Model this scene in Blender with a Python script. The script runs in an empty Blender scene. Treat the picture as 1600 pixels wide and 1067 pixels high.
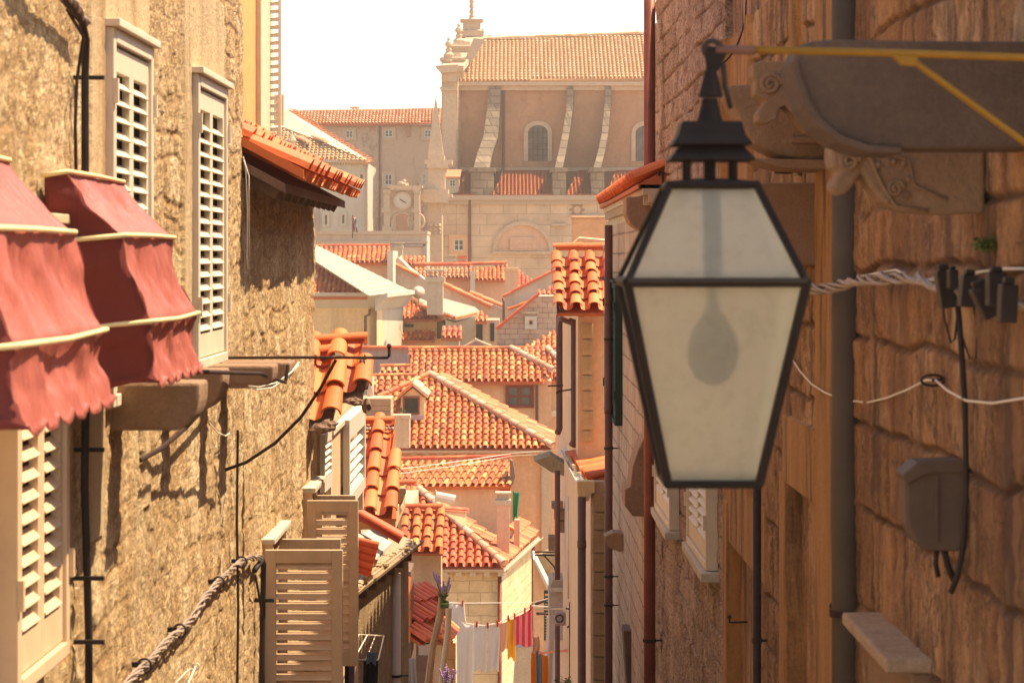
import bpy, bmesh, math, random
import numpy as np
from mathutils import Vector as V
R = math.radians
random.seed(7)
S = bpy.context.scene
COL = S.collection

# ---------------------------------------------------------------- camera, sky, sun, exposure
F = 85 / 36 * 1600.0          # focal length in photo pixels
CX, HY = 800.0, 400.0         # eye level sits at row 400 of the photo
cd = bpy.data.cameras.new('camera'); cam = bpy.data.objects.new('camera', cd); COL.objects.link(cam)
cd.lens = 85; cd.sensor_width = 36; cd.shift_y = -(533.5 - HY) / 1600.0
cd.clip_start = 0.1; cd.clip_end = 3000
cam.location = (0, 0, 0); cam.rotation_euler = (R(90), 0, 0)
cd.dof.use_dof = True; cd.dof.focus_distance = 26; cd.dof.aperture_fstop = 9
S.camera = cam

SUN_EL, SUN_AZ = 60.0, 74.0   # azimuth from +Y (view direction) towards +X
W = bpy.data.worlds.new('World'); S.world = W; W.use_nodes = True
wn = W.node_tree; bg = wn.nodes['Background']
sk = wn.nodes.new('ShaderNodeTexSky'); sk.sky_type = 'NISHITA'; sk.sun_disc = False
sk.sun_elevation = R(SUN_EL); sk.sun_rotation = R(SUN_AZ); sk.air_density = 1.0; sk.dust_density = 1.0; sk.ozone_density = 0.6
wn.links.new(sk.outputs[0], bg.inputs[0]); bg.inputs[1].default_value = 0.15
sd = bpy.data.lights.new('sun', 'SUN'); sd.energy = 4.4; sd.angle = R(0.5); sd.color = (1.0, 0.90, 0.74)
sun = bpy.data.objects.new('sun', sd); COL.objects.link(sun)
sdir = V((math.cos(R(SUN_EL)) * math.sin(R(SUN_AZ)), math.cos(R(SUN_EL)) * math.cos(R(SUN_AZ)), math.sin(R(SUN_EL))))
sun.rotation_euler = sdir.to_track_quat('Z', 'Y').to_euler(); sun.location = sdir * 60
S.view_settings.view_transform = 'Standard'; S.view_settings.look = 'None'
S.view_settings.exposure = 1.1; S.view_settings.gamma = 1
S.view_settings.use_white_balance = True
S.view_settings.white_balance_temperature = 8000
S.view_settings.white_balance_tint = 14
S.cycles.max_bounces = 8; S.cycles.diffuse_bounces = 5

# ---------------------------------------------------------------- helpers
def P(px, py, Y):
    return V(((px - CX) / F * Y, Y, -(py - HY) / F * Y))
def gz(Y):                      # street level at distance Y
    return -1.7 - 0.25 * max(0, min(Y, 105))

class MB:
    def __init__(s): s.v = []; s.f = []
    def add(s, vs, fs):
        n = len(s.v); s.v.extend([tuple(p) for p in vs]); s.f.extend([tuple(i + n for i in f) for f in fs]); return s
    def obox(s, o, a, b, c):
        o, a, b, c = V(o), V(a), V(b), V(c)
        vs = [o, o + a, o + a + b, o + b, o + c, o + a + c, o + a + b + c, o + b + c]
        return s.add(vs, [(0, 3, 2, 1), (4, 5, 6, 7), (0, 1, 5, 4), (1, 2, 6, 5), (2, 3, 7, 6), (3, 0, 4, 7)])
    def box(s, x0, x1, y0, y1, z0, z1):
        return s.obox((x0, y0, z0), (x1 - x0, 0, 0), (0, y1 - y0, 0), (0, 0, z1 - z0))
    def pbox(s, px0, px1, py0, py1, Y, dep):       # box whose front face fills a photo rectangle at distance Y
        a = P(px0, py1, Y); b = P(px1, py0, Y)
        return s.box(a.x, b.x, Y, Y + dep, a.z, b.z)
    def prism(s, pts, vec):
        pts = [V(p) for p in pts]; vec = V(vec); n = len(pts)
        return s.add(pts + [p + vec for p in pts], [tuple(range(n))[::-1], tuple(range(n, 2 * n))] + [(i, (i + 1) % n, n + (i + 1) % n, n + i) for i in range(n)])
    def pprism(s, pix, Y, dep):
        return s.prism([P(x, y, Y) for x, y in pix], (0, dep, 0))
    def tube(s, path, r, n=8, cap=True):
        path = [V(p) for p in path]; m = len(path)
        rr = r if isinstance(r, (list, tuple)) else [r] * m
        rings = []; up = V((0, 0, 1))
        t0 = (path[1] - path[0]).normalized()
        if abs(t0.dot(up)) > 0.9: up = V((1, 0.2, 0))
        for i, p in enumerate(path):
            t = (path[min(i + 1, m - 1)] - path[max(i - 1, 0)]).normalized()
            a = t.cross(up)
            if a.length < 1e-4: a = t.cross(V((0, 1, 0.3)))
            a.normalize(); b = a.cross(t).normalized(); up = b
            rings.append([p + (a * math.cos(k * 2 * math.pi / n) + b * math.sin(k * 2 * math.pi / n)) * rr[i] for k in range(n)])
        vs = [q for rg in rings for q in rg]
        fs = [(i * n + k, i * n + (k + 1) % n, (i + 1) * n + (k + 1) % n, (i + 1) * n + k) for i in range(m - 1) for k in range(n)]
        if cap: fs += [tuple(range(n)), tuple(range((m - 1) * n, m * n))[::-1]]
        return s.add(vs, fs)
    def lathe(s, prof, c, n=16):
        c = V(c); vs = []; m = len(prof)
        for r, z in prof:
            for k in range(n):
                a = 2 * math.pi * k / n; vs.append(c + V((r * math.cos(a), r * math.sin(a), z)))
        fs = [(i * n + k, i * n + (k + 1) % n, (i + 1) * n + (k + 1) % n, (i + 1) * n + k) for i in range(m - 1) for k in range(n)]
        fs += [tuple(range(n))[::-1], tuple(range((m - 1) * n, m * n))]
        return s.add(vs, fs)
    def sq(s, prof, c):            # square section 'lathe'
        c = V(c); vs = []; m = len(prof)
        for r, z in prof:
            for x, y in ((-1, -1), (1, -1), (1, 1), (-1, 1)): vs.append(c + V((x * r, y * r, z)))
        fs = [(i * 4 + k, i * 4 + (k + 1) % 4, (i + 1) * 4 + (k + 1) % 4, (i + 1) * 4 + k) for i in range(m - 1) for k in range(4)]
        fs += [(3, 2, 1, 0), tuple(range((m - 1) * 4, m * 4))]
        return s.add(vs, fs)
    def torus(s, c, R_, r, ax1, ax2, n=20, m=6):
        c, a, b = V(c), V(ax1), V(ax2); w = a.cross(b); vs = []
        for i in range(n):
            t = 2 * math.pi * i / n; d = a * math.cos(t) + b * math.sin(t)
            for j in range(m):
                u = 2 * math.pi * j / m; vs.append(c + d * (R_ + r * math.cos(u)) + w * r * math.sin(u))
        return s.add(vs, [(i * m + j, ((i + 1) % n) * m + j, ((i + 1) % n) * m + (j + 1) % m, i * m + (j + 1) % m) for i in range(n) for j in range(m)])
    def blob(s, c, rx, ry, rz, sd=0, n=8, j=0.15):
        rnd = random.Random(sd); c = V(c); vs = []; m = n // 2 + 1
        for i in range(m):
            ph = math.pi * i / (m - 1)
            for k in range(n):
                t = 2 * math.pi * k / n; q = 1 + rnd.uniform(-j, j)
                vs.append(c + V((rx * q * math.sin(ph) * math.cos(t), ry * q * math.sin(ph) * math.sin(t), rz * q * math.cos(ph))))
        return s.add(vs, [(i * n + k, i * n + (k + 1) % n, (i + 1) * n + (k + 1) % n, (i + 1) * n + k) for i in range(m - 1) for k in range(n)])

WL = {}                        # world location of every object made
def thing(name, label, cat, group=None):
    o = bpy.data.objects.new(name, None); COL.objects.link(o); o.empty_display_size = 0.2
    o['label'] = label; o['category'] = cat
    if group: o['group'] = group
    WL[o.name] = V((0, 0, 0)); return o
def tag(o, label=None, cat=None, group=None, kind=None):
    if label: o['label'] = label
    if cat: o['category'] = cat
    if group: o['group'] = group
    if kind: o['kind'] = kind
    return o
def build(mb, name, mat, parent=None, smooth=False, bevel=0.0, label=None, recalc=True):
    a = np.array(mb.v, dtype=float); lo, hi = a.min(0), a.max(0)
    c = V(((lo[0] + hi[0]) / 2, (lo[1] + hi[1]) / 2, lo[2]))
    me = bpy.data.meshes.new(name); me.from_pydata((a - np.array(c)).tolist(), [], mb.f)
    if recalc and len(mb.f) < 60000:
        bm = bmesh.new(); bm.from_mesh(me); bmesh.ops.recalc_face_normals(bm, faces=bm.faces); bm.to_mesh(me); bm.free()
    me.materials.append(mat)
    if smooth: me.polygons.foreach_set('use_smooth', [True] * len(me.polygons))
    me.update()
    o = bpy.data.objects.new(name, me); COL.objects.link(o)
    if parent is not None: o.parent = parent; o.location = c - WL[parent.name]
    else: o.location = c
    WL[o.name] = c
    if bevel:
        b = o.modifiers.new('bevel', 'BEVEL'); b.width = bevel; b.segments = 2; b.limit_method = 'ANGLE'; b.angle_limit = R(40)
    if label: o['label'] = label
    return o
SPLIT = {'rafters': 'rafter', 'mortar_bed': 'mortar_lump', 'window_frame': 'window_frame', 'hinge': 'hinge', 'eave_blocks': 'eave_block', 'beads': 'bead', 'eave_beams': 'eave_beam', 'dentils': 'dentil', 'boards': 'board', 'brick_steps': 'stone_step', 'arch_mould': 'arch_mould', 'beams': 'beam', 'tiles': 'wall_tile', 'capital': 'capital', 'tile_edge': 'edge_tile', 'stay': 'stay', 'timber_edge': 'timber_edge', 'roof_ribs': 'roof_rib', 'mouldings': 'moulding', 'crest': 'crest'}
def islands(mb):
    par = list(range(len(mb.v)))
    def fd(i):
        while par[i] != i: par[i] = par[par[i]]; i = par[i]
        return i
    for f in mb.f:
        for k in f[1:]: par[fd(k)] = fd(f[0])
    grp = {}
    for f in mb.f: grp.setdefault(fd(f[0]), []).append(f)
    out = []
    for fs in grp.values():
        ids = sorted({i for f in fs for i in f}); mp = {i: k for k, i in enumerate(ids)}; q = MB(); q.v = [mb.v[i] for i in ids]; q.f = [tuple(mp[i] for i in f) for f in fs]; out.append(q)
    return out
_build = build
def build(mb, name, mat, parent=None, **k):
    if parent is not None and name in SPLIT:
        o = None
        for q in islands(mb): o = _build(q, SPLIT[name], mat, parent, **k)
        return o
    return _build(mb, name, mat, parent, **k)
def one(mb, name, mat, label, cat, group=None, **k):
    return tag(build(mb, name, mat, None, **k), label, cat, group)

# ---------------------------------------------------------------- materials
def nm(name):
    m = bpy.data.materials.new(name); m.use_nodes = True; nt = m.node_tree
    return m, nt, nt.nodes['Principled BSDF']
def nd(nt, t, ins=None, **k):
    n = nt.nodes.new(t)
    for a, b in k.items(): setattr(n, a, b)
    for a, b in (ins or {}).items():
        if hasattr(b, 'links') or isinstance(b, bpy.types.NodeSocket): nt.links.new(b, n.inputs[a])
        else: n.inputs[a].default_value = b
    return n
def c4(c): return (c[0], c[1], c[2], 1)
def ramp(nt, fac, stops):
    r = nt.nodes.new('ShaderNodeValToRGB'); nt.links.new(fac, r.inputs[0]); e = r.color_ramp.elements
    while len(e) < len(stops): e.new(0.5)
    for i, (p, c) in enumerate(stops): e[i].position = p; e[i].color = c4(c)
    return r.outputs[0]
def coords(nt, sx=1, sy=1, sz=1):
    tc = nd(nt, 'ShaderNodeTexCoord'); mp = nd(nt, 'ShaderNodeMapping', {'Vector': tc.outputs['Object'], 'Scale': (sx, sy, sz)})
    return mp.outputs[0]
def mixc(nt, f, a, b, bt='MIX'):
    n = nt.nodes.new('ShaderNodeMix'); n.data_type = 'RGBA'; n.blend_type = bt
    for i, x in ((0, f), (6, a), (7, b)):
        if isinstance(x, bpy.types.NodeSocket): nt.links.new(x, n.inputs[i])
        elif isinstance(x, (int, float)): n.inputs[i].default_value = x
        else: n.inputs[i].default_value = c4(x)
    return n.outputs[2]
def noise(nt, vec, sc, det=6, ro=0.6):
    return nd(nt, 'ShaderNodeTexNoise', {'Vector': vec, 'Scale': sc, 'Detail': det, 'Roughness': ro}).outputs[0]
def bump(nt, b, h, st, dist=0.02):
    n = nd(nt, 'ShaderNodeBump', {'Height': h, 'Strength': st, 'Distance': dist}); nt.links.new(n.outputs[0], b.inputs['Normal'])
def shape(c, k): return tuple(min(1, x * k) for x in c)

def m_rough(name, c1, c2, sc=3.0, bs=0.5, streak=0.0, dirt=None, dist=0.02, rough=0.85):
    m, nt, b = nm(name); v = coords(nt)
    col = ramp(nt, noise(nt, v, sc, 8, 0.65), [(0.32, c1), (0.68, c2)])
    fine = noise(nt, v, sc * 9, 6, 0.7)
    col = mixc(nt, ramp(nt, fine, [(0.35, (0, 0, 0)), (0.65, (0.5, 0.5, 0.5))]), col, shape(c1, 0.72))
    if streak:
        s = noise(nt, coords(nt, 1.0, 1.0, 0.07), sc * 2.2, 5, 0.6)
        col = mixc(nt, ramp(nt, s, [(0.50, (0, 0, 0)), (0.72, (streak,) * 3)]), col, dirt or shape(c1, 0.4))
    nt.links.new(col, b.inputs['Base Color']); b.inputs['Roughness'].default_value = rough
    hgt = nd(nt, 'ShaderNodeMath', {0: noise(nt, v, sc * 3, 8, 0.7), 1: fine}, operation='ADD').outputs[0]
    bump(nt, b, hgt, bs, dist); return m
def m_ashlar(name, c1, c2, mort, bw=0.5, bh=0.25, bs=0.6, msize=0.012, sc=3.0):
    m, nt, b = nm(name); tc = nd(nt, 'ShaderNodeTexCoord'); sx = nd(nt, 'ShaderNodeSeparateXYZ', {0: tc.outputs['Object']})
    ad = nd(nt, 'ShaderNodeMath', {0: sx.outputs[0], 1: sx.outputs[1]}, operation='ADD')
    cb = nd(nt, 'ShaderNodeCombineXYZ', {0: ad.outputs[0], 1: sx.outputs[2]})
    ns = nd(nt, 'ShaderNodeTexNoise', {'Vector': tc.outputs['Object'], 'Scale': 5.0, 'Detail': 4.0})
    wob = nd(nt, 'ShaderNodeVectorMath', {0: ns.outputs['Color'], 'Scale': 0.05}, operation='SCALE')
    vv = nd(nt, 'ShaderNodeVectorMath', {0: cb.outputs[0], 1: wob.outputs[0]}, operation='ADD')
    br = nd(nt, 'ShaderNodeTexBrick', {'Vector': vv.outputs[0], 'Color1': c4(c1), 'Color2': c4(c2), 'Mortar': c4(mort), 'Scale': 1.0,
            'Mortar Size': msize, 'Mortar Smooth': 0.4, 'Brick Width': bw, 'Row Height': bh})
    br.offset_frequency = 2; br.squash = 1.3; br.squash_frequency = 3
    n1 = noise(nt, tc.outputs['Object'], sc, 8, 0.7)
    col = mixc(nt, ramp(nt, n1, [(0.35, (0.55, 0.55, 0.55)), (0.6, (0, 0, 0))]), br.outputs[0], shape(c1, 0.6))
    n2 = noise(nt, tc.outputs['Object'], sc * 0.4, 4, 0.6)
    col = mixc(nt, ramp(nt, n2, [(0.5, (0, 0, 0)), (0.72, (0.6, 0.6, 0.6))]), col, shape(c2, 1.2))
    nt.links.new(col, b.inputs['Base Color']); b.inputs['Roughness'].default_value = 0.88
    h = nd(nt, 'ShaderNodeMath', {0: br.outputs['Fac'], 1: -1.0}, operation='MULTIPLY')
    h2 = nd(nt, 'ShaderNodeMath', {0: h.outputs[0], 1: noise(nt, tc.outputs['Object'], sc * 5, 8, 0.7)}, operation='ADD')
    bump(nt, b, h2.outputs[0], bs, 0.03); return m
def m_tile(name, stops, sc=14.0):
    m, nt, b = nm(name); g = nd(nt, 'ShaderNodeNewGeometry')
    col = ramp(nt, g.outputs['Random Per Island'], stops)
    v = coords(nt); n = noise(nt, v, sc, 6, 0.7)
    col = mixc(nt, ramp(nt, n, [(0.5, (0, 0, 0)), (0.75, (0.5, 0.5, 0.5))]), col, shape(stops[0][1], 0.6))
    n2 = noise(nt, v, sc * 0.25, 6, 0.7)
    col = mixc(nt, ramp(nt, n2, [(0.55, (0, 0, 0)), (0.8, (0.55, 0.55, 0.55))]), col, (0.62, 0.42, 0.24))
    nt.links.new(col, b.inputs['Base Color']); b.inputs['Roughness'].default_value = 0.62
    bump(nt, b, noise(nt, v, sc * 4, 5, 0.6), 0.25, 0.01); return m
def m_plain(name, c, rough=0.5, metal=0.0, var=0.2, sc=12.0, bs=0.1):
    m, nt, b = nm(name); v = coords(nt)
    col = ramp(nt, noise(nt, v, sc, 6, 0.6), [(0.3, shape(c, 1 - var)), (0.7, shape(c, 1 + var))])
    nt.links.new(col, b.inputs['Base Color']); b.inputs['Roughness'].default_value = rough; b.inputs['Metallic'].default_value = metal
    b.inputs['Specular IOR Level'].default_value = 0.15
    bump(nt, b, noise(nt, v, sc * 5, 4, 0.6), bs, 0.01); return m
def m_masonry(name, stones, mort, smooth_c, streak=None, ns=4.0, speck=1.0, stain=None):
    """walls built as height fields: per-stone tone and joints come with the mesh"""
    m, nt, b = nm(name); v = coords(nt)
    at = nd(nt, 'ShaderNodeAttribute', attribute_name='tone'); am = nd(nt, 'ShaderNodeAttribute', attribute_name='mort')
    asm = nd(nt, 'ShaderNodeAttribute', attribute_name='dressed')
    col = ramp(nt, at.outputs['Fac'], stones)
    n1 = noise(nt, v, ns, 10, 0.75)
    col = mixc(nt, ramp(nt, n1, [(0.38, (0.8, 0.8, 0.8)), (0.55, (0, 0, 0))]), col, mort)
    n3 = noise(nt, v, 1.3, 8, 0.7)
    col = mixc(nt, ramp(nt, n3, [(0.50, (0, 0, 0)), (0.66, (0.85, 0.85, 0.85))]), col, stones[-1][1])
    n2 = noise(nt, v, 45.0, 8, 0.75)
    col = mixc(nt, ramp(nt, n2, [(0.40, (0.85 * speck,) * 3), (0.54, (0, 0, 0))]), col, shape(mort, 0.75))
    n5 = noise(nt, coords(nt, 3, 3, 7), 9.0, 8, 0.7)
    col = mixc(nt, ramp(nt, n5, [(0.52, (0, 0, 0)), (0.62, (0.85 * speck,) * 3)]), col, shape(stones[-1][1], 1.1))
    if stain:
        n6 = noise(nt, coords(nt, 1, 1, 0.5), 1.1, 8, 0.72)
        col = mixc(nt, ramp(nt, n6, [(0.50, (0, 0, 0)), (0.60, (0.7, 0.7, 0.7))]), col, stain)
        n7 = noise(nt, coords(nt, 1, 1, 0.8), 0.8, 6, 0.65)
        col = mixc(nt, ramp(nt, n7, [(0.36, (0.55, 0.55, 0.55)), (0.46, (0, 0, 0))]), col, smooth_c)
    if stain:
        n8 = noise(nt, coords(nt, 1, 1, .7), 1.7, 7, 0.6)
        col = mixc(nt, ramp(nt, n8, [(0.482, (0, 0, 0)), (0.492, (.85, .85, .85)), (0.498, (0, 0, 0))]), col, shape(mort, .6))
        n9 = noise(nt, v, 3.4, 5, 0.6)
        col = mixc(nt, ramp(nt, n9, [(0.66, (0, 0, 0)), (0.72, (.8, .8, .8))]), col, shape(mort, .7))
    col = mixc(nt, am.outputs['Fac'], col, mort)
    sm = ramp(nt, noise(nt, coords(nt, 1, 1, 0.25), 5.0, 8, 0.7), [(0.3, shape(smooth_c, 0.7)), (0.7, shape(smooth_c, 1.1))])
    sm = mixc(nt, ramp(nt, n2, [(0.34, (0.5, 0.5, 0.5)), (0.5, (0, 0, 0))]), sm, shape(smooth_c, 0.5))
    col = mixc(nt, asm.outputs['Fac'], col, sm)
    if streak:
        s = noise(nt, coords(nt, 1.0, 1.0, 0.12), 5.0, 7, 0.7)
        col = mixc(nt, ramp(nt, s, [(0.51, (0, 0, 0)), (0.62, (0.8, 0.8, 0.8))]), col, streak)
    nt.links.new(col, b.inputs['Base Color']); b.inputs['Roughness'].default_value = 0.9
    n4 = noise(nt, v, 60.0, 8, 0.75)
    h = nd(nt, 'ShaderNodeMath', {0: n4, 1: noise(nt, v, 14.0, 8, 0.7)}, operation='ADD').outputs[0]
    bump(nt, b, h, 0.8, 0.02); return m

M = {}
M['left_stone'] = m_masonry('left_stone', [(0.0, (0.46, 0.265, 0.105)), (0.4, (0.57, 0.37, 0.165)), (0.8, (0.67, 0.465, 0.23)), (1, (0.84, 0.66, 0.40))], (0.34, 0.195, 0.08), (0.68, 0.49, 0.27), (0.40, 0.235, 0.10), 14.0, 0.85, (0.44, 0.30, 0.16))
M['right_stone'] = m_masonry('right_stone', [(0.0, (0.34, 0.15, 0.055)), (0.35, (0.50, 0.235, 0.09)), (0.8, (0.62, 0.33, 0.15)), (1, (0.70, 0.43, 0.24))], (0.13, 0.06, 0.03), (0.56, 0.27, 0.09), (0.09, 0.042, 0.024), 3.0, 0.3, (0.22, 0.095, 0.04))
M['brick_right'] = m_ashlar('brick_right', (0.46, 0.30, 0.20), (0.56, 0.39, 0.27), (0.20, 0.12, 0.08), 0.42, 0.2)
M['ashlar_grey'] = m_ashlar('ashlar_grey', (0.44, 0.285, 0.185), (0.53, 0.365, 0.25), (0.20, 0.11, 0.07), 0.36, 0.2)
M['ashlar_gold'] = m_ashlar('ashlar_gold', (0.60, 0.42, 0.22), (0.70, 0.52, 0.30), (0.40, 0.25, 0.12), 0.55, 0.28, 0.4)
M['quoin'] = m_ashlar('quoin', (0.62, 0.38, 0.18), (0.68, 0.46, 0.24), (0.40, 0.22, 0.10), 1.6, 0.30, 0.8, 0.03)
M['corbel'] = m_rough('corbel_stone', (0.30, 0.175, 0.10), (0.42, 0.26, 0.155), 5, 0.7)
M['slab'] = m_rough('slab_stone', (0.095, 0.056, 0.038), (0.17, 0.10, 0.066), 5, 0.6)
M['block'] = m_rough('block_stone', (0.30, 0.17, 0.10), (0.36, 0.215, 0.13), 12, 0.5)
M['rubble'] = m_rough('rubble', (0.40, 0.25, 0.12), (0.66, 0.47, 0.26), 4, 1.0, dist=0.06)
M['pale_stone'] = m_rough('pale_stone', (0.50, 0.38, 0.25), (0.60, 0.48, 0.33), 2.5, 0.5, 0.25)
M['white_stone'] = m_rough('white_stone', (0.54, 0.47, 0.36), (0.62, 0.55, 0.43), 2.5, 0.4, 0.15)
M['plaster_orange'] = m_rough('plaster_orange', (0.66, 0.37, 0.19), (0.78, 0.47, 0.26), 1.2, 0.25, 0.45, (0.5, 0.27, 0.14))
M['plaster_pink'] = m_rough('plaster_pink', (0.64, 0.37, 0.23), (0.74, 0.45, 0.295), 1.2, 0.2, 0.6, (0.54, 0.30, 0.18))
M['plaster_tan'] = m_rough('plaster_tan', (0.58, 0.38, 0.22), (0.68, 0.46, 0.28), 1.5, 0.25, 0.3)
M['plaster_yellow'] = m_rough('plaster_yellow', (0.78, 0.50, 0.22), (0.84, 0.58, 0.30), 1.2, 0.2, 0.4)
M['plaster_ochre'] = m_rough('plaster_ochre', (0.66, 0.30, 0.085), (0.72, 0.35, 0.11), 1.0, 0.1)
M['plaster_cream'] = m_rough('plaster_cream', (0.54, 0.46, 0.34), (0.60, 0.52, 0.39), 1.2, 0.2, 0.2)
M['plaster_grey'] = m_rough('plaster_grey', (0.50, 0.39, 0.30), (0.60, 0.47, 0.37), 1.2, 0.3, 0.3)
M['church_plaster'] = m_rough('church_plaster', (0.42, 0.21, 0.12), (0.50, 0.28, 0.17), 0.5, 0.6, 0.45, (0.36, 0.19, 0.12), 0.1)
M['church_stone'] = m_rough('church_stone', (0.54, 0.375, 0.24), (0.62, 0.445, 0.30), 0.6, 0.5, 0.4, (0.46, 0.33, 0.22), 0.1)
M['palace'] = m_rough('palace_plaster', (0.40, 0.27, 0.19), (0.52, 0.38, 0.28), 0.4, 0.5, 0.4, (0.33, 0.22, 0.16), 0.1)
M['tile'] = m_tile('tile', [(0.0, (0.28, 0.09, 0.035)), (0.14, (0.50, 0.075, 0.014)), (0.35, (0.66, 0.12, 0.022)), (0.75, (0.72, 0.18, 0.04)), (1.0, (0.78, 0.34, 0.11))])
M['tile_near'] = m_tile('tile_near', [(0.0, (0.58, 0.10, 0.02)), (0.5, (0.68, 0.15, 0.035)), (1.0, (0.76, 0.22, 0.06))], 9)
M['tile_red'] = m_tile('tile_red', [(0.0, (0.55, 0.07, 0.02)), (0.5, (0.66, 0.10, 0.03)), (1.0, (0.74, 0.17, 0.05))], 9)
M['tile_old'] = m_tile('tile_old', [(0.0, (0.60, 0.31, 0.13)), (0.45, (0.76, 0.52, 0.28)), (1.0, (0.86, 0.72, 0.50))], 2.0)
M['tile_dull'] = m_tile('tile_dull', [(0.0, (0.42, 0.12, 0.05)), (0.5, (0.56, 0.19, 0.08)), (1.0, (0.66, 0.30, 0.14))], 2.0)
M['tile_white'] = m_tile('tile_white', [(0.0, (0.60, 0.26, 0.12)), (0.5, (0.66, 0.38, 0.22)), (1.0, (0.66, 0.48, 0.32))], 6.0)
M['under'] = m_rough('roof_bed', (0.42, 0.10, 0.03), (0.55, 0.15, 0.05), 5, 0.4)
M['mortar'] = m_rough('mortar', (0.46, 0.33, 0.22), (0.58, 0.44, 0.31), 14, 0.8)
M['wood_dark'] = m_rough('wood_dark', (0.17, 0.10, 0.065), (0.25, 0.15, 0.10), 6, 0.4)
M['wood'] = m_rough('wood', (0.34, 0.19, 0.09), (0.46, 0.28, 0.14), 6, 0.4, 0.4)
M['wood_pale'] = m_rough('wood_pale', (0.55, 0.39, 0.22), (0.66, 0.50, 0.30), 8, 0.6)
M['wood_grey'] = m_rough('wood_grey', (0.42, 0.28, 0.24), (0.52, 0.36, 0.31), 2, 0.3, 0.5, (0.32, 0.2, 0.18))
M['shutter_cream'] = m_plain('shutter_cream', (0.66, 0.56, 0.42), 0.5, 0, 0.08, 6)
M['shutter_brown'] = m_plain('shutter_brown', (0.66, 0.47, 0.30), 0.5, 0, 0.10, 6)
M['shutter_white'] = m_plain('shutter_white', (0.60, 0.55, 0.46), 0.5, 0, 0.05, 6)
M['shutter_green'] = m_plain('shutter_green', (0.022, 0.045, 0.036), 0.85, 0, 0.1, 6)
M['dark'] = m_plain('dark_interior', (0.035, 0.025, 0.02), 0.9)
M['iron'] = m_plain('iron', (0.055, 0.032, 0.026), 0.6, 0.3, 0.3)
M['iron_lamp'] = M_ = m_plain('lamp_iron', (0.013, 0.0075, 0.006), 0.55, 0.0, 0.25)
M['black'] = m_plain('black_plastic', (0.035, 0.026, 0.024), 0.5, 0, 0.3)
M['pipe_brown'] = m_plain('pipe_brown', (0.16, 0.075, 0.055), 0.5, 0.2, 0.2, 4)
M['pipe_red'] = m_plain('pipe_red', (0.23, 0.07, 0.045), 0.5, 0.2, 0.25, 4)
M['pipe_grey'] = m_plain('pipe_grey', (0.105, 0.075, 0.052), 0.7, 0.0, 0.15, 4)
M['pipe_pale'] = m_plain('pipe_pale', (0.62, 0.50, 0.40), 0.5, 0.1, 0.1, 4)
M['copper'] = m_plain('gutter_copper', (0.36, 0.25, 0.15), 0.6, 0.3, 0.3, 10)
M['cable'] = m_plain('cable_grey', (0.34, 0.26, 0.21), 0.5, 0, 0.2)
M['wire'] = m_plain('wire_white', (0.80, 0.72, 0.60), 0.5, 0, 0.05)
M['yellow'] = m_plain('yellow_paint', (0.24, 0.115, 0.014), 0.5, 0, 0.15)
M['rib'] = m_plain('rib_paint', (0.74, 0.60, 0.32), 0.5, 0, 0.1)
M['meter'] = m_plain('meter_plastic', (0.125, 0.08, 0.058), 0.6, 0, 0.15)
M['white_metal'] = m_plain('white_metal', (0.56, 0.50, 0.41), 0.45, 0.1, 0.1, 3)
M['brown_paint'] = m_plain('brown_paint', (0.22, 0.06, 0.035), 0.5, 0, 0.15)
M['glass_dark'] = m_plain('window_glass', (0.10, 0.085, 0.075), 0.12, 0, 0.5, 1.5)
M['glass_green'] = m_plain('window_glass_green', (0.14, 0.15, 0.11), 0.12, 0, 0.5, 1.5)
M['leaf'] = m_plain('leaf', (0.10, 0.13, 0.03), 0.7, 0, 0.4)
M['lavender'] = m_plain('lavender', (0.40, 0.25, 0.42), 0.8, 0, 0.2)
M['dish'] = m_plain('dish', (0.58, 0.46, 0.36), 0.6, 0, 0.1)
def m_cloth(name, c, c2=None, freq=0):
    m, nt, b = nm(name); v = coords(nt)
    col = ramp(nt, noise(nt, v, 3, 5), [(0.3, shape(c, 0.93)), (0.7, c)])
    if c2:
        w = nd(nt, 'ShaderNodeTexWave', {'Vector': v, 'Scale': freq, 'Distortion': 0.4}, wave_type='BANDS', bands_direction='X')
        col = mixc(nt, ramp(nt, w.outputs[1], [(0.45, (0, 0, 0)), (0.55, (1, 1, 1))]), col, c2)
    nt.links.new(col, b.inputs['Base Color']); b.inputs['Roughness'].default_value = 0.9
    tr = nd(nt, 'ShaderNodeBsdfTranslucent'); nt.links.new(col, tr.inputs[0])
    mx = nd(nt, 'ShaderNodeMixShader', {0: 0.4}); nt.links.new(b.outputs[0], mx.inputs[1]); nt.links.new(tr.outputs[0], mx.inputs[2])
    nt.links.new(mx.outputs[0], nt.nodes['Material Output'].inputs[0])
    bump(nt, b, noise(nt, coords(nt, 4, 4, 0.6), 3, 4), 0.5, 0.03); return m
M['c_white'] = m_cloth('cloth_white', (0.66, 0.61, 0.57)); M['c_yellow'] = m_cloth('cloth_yellow', (0.82, 0.48, 0.04))
M['c_pink'] = m_cloth('cloth_pink', (0.74, 0.04, 0.10), (0.75, 0.30, 0.28), 2.6); M['c_tan'] = m_cloth('cloth_tan', (0.74, 0.45, 0.30))
M['c_blue'] = m_cloth('cloth_blue', (0.20, 0.28, 0.36)); M['c_black'] = m_cloth('cloth_black', (0.03, 0.025, 0.035))
M['c_orange'] = m_cloth('cloth_orange', (0.82, 0.33, 0.03)); M['c_green'] = m_cloth('cloth_green', (0.02, 0.34, 0.14)); M['c_mauve'] = m_cloth('cloth_mauve', (0.26, 0.18, 0.24))
M['c_red'] = m_cloth('cloth_red', (0.6, 0.03, 0.03))
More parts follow.
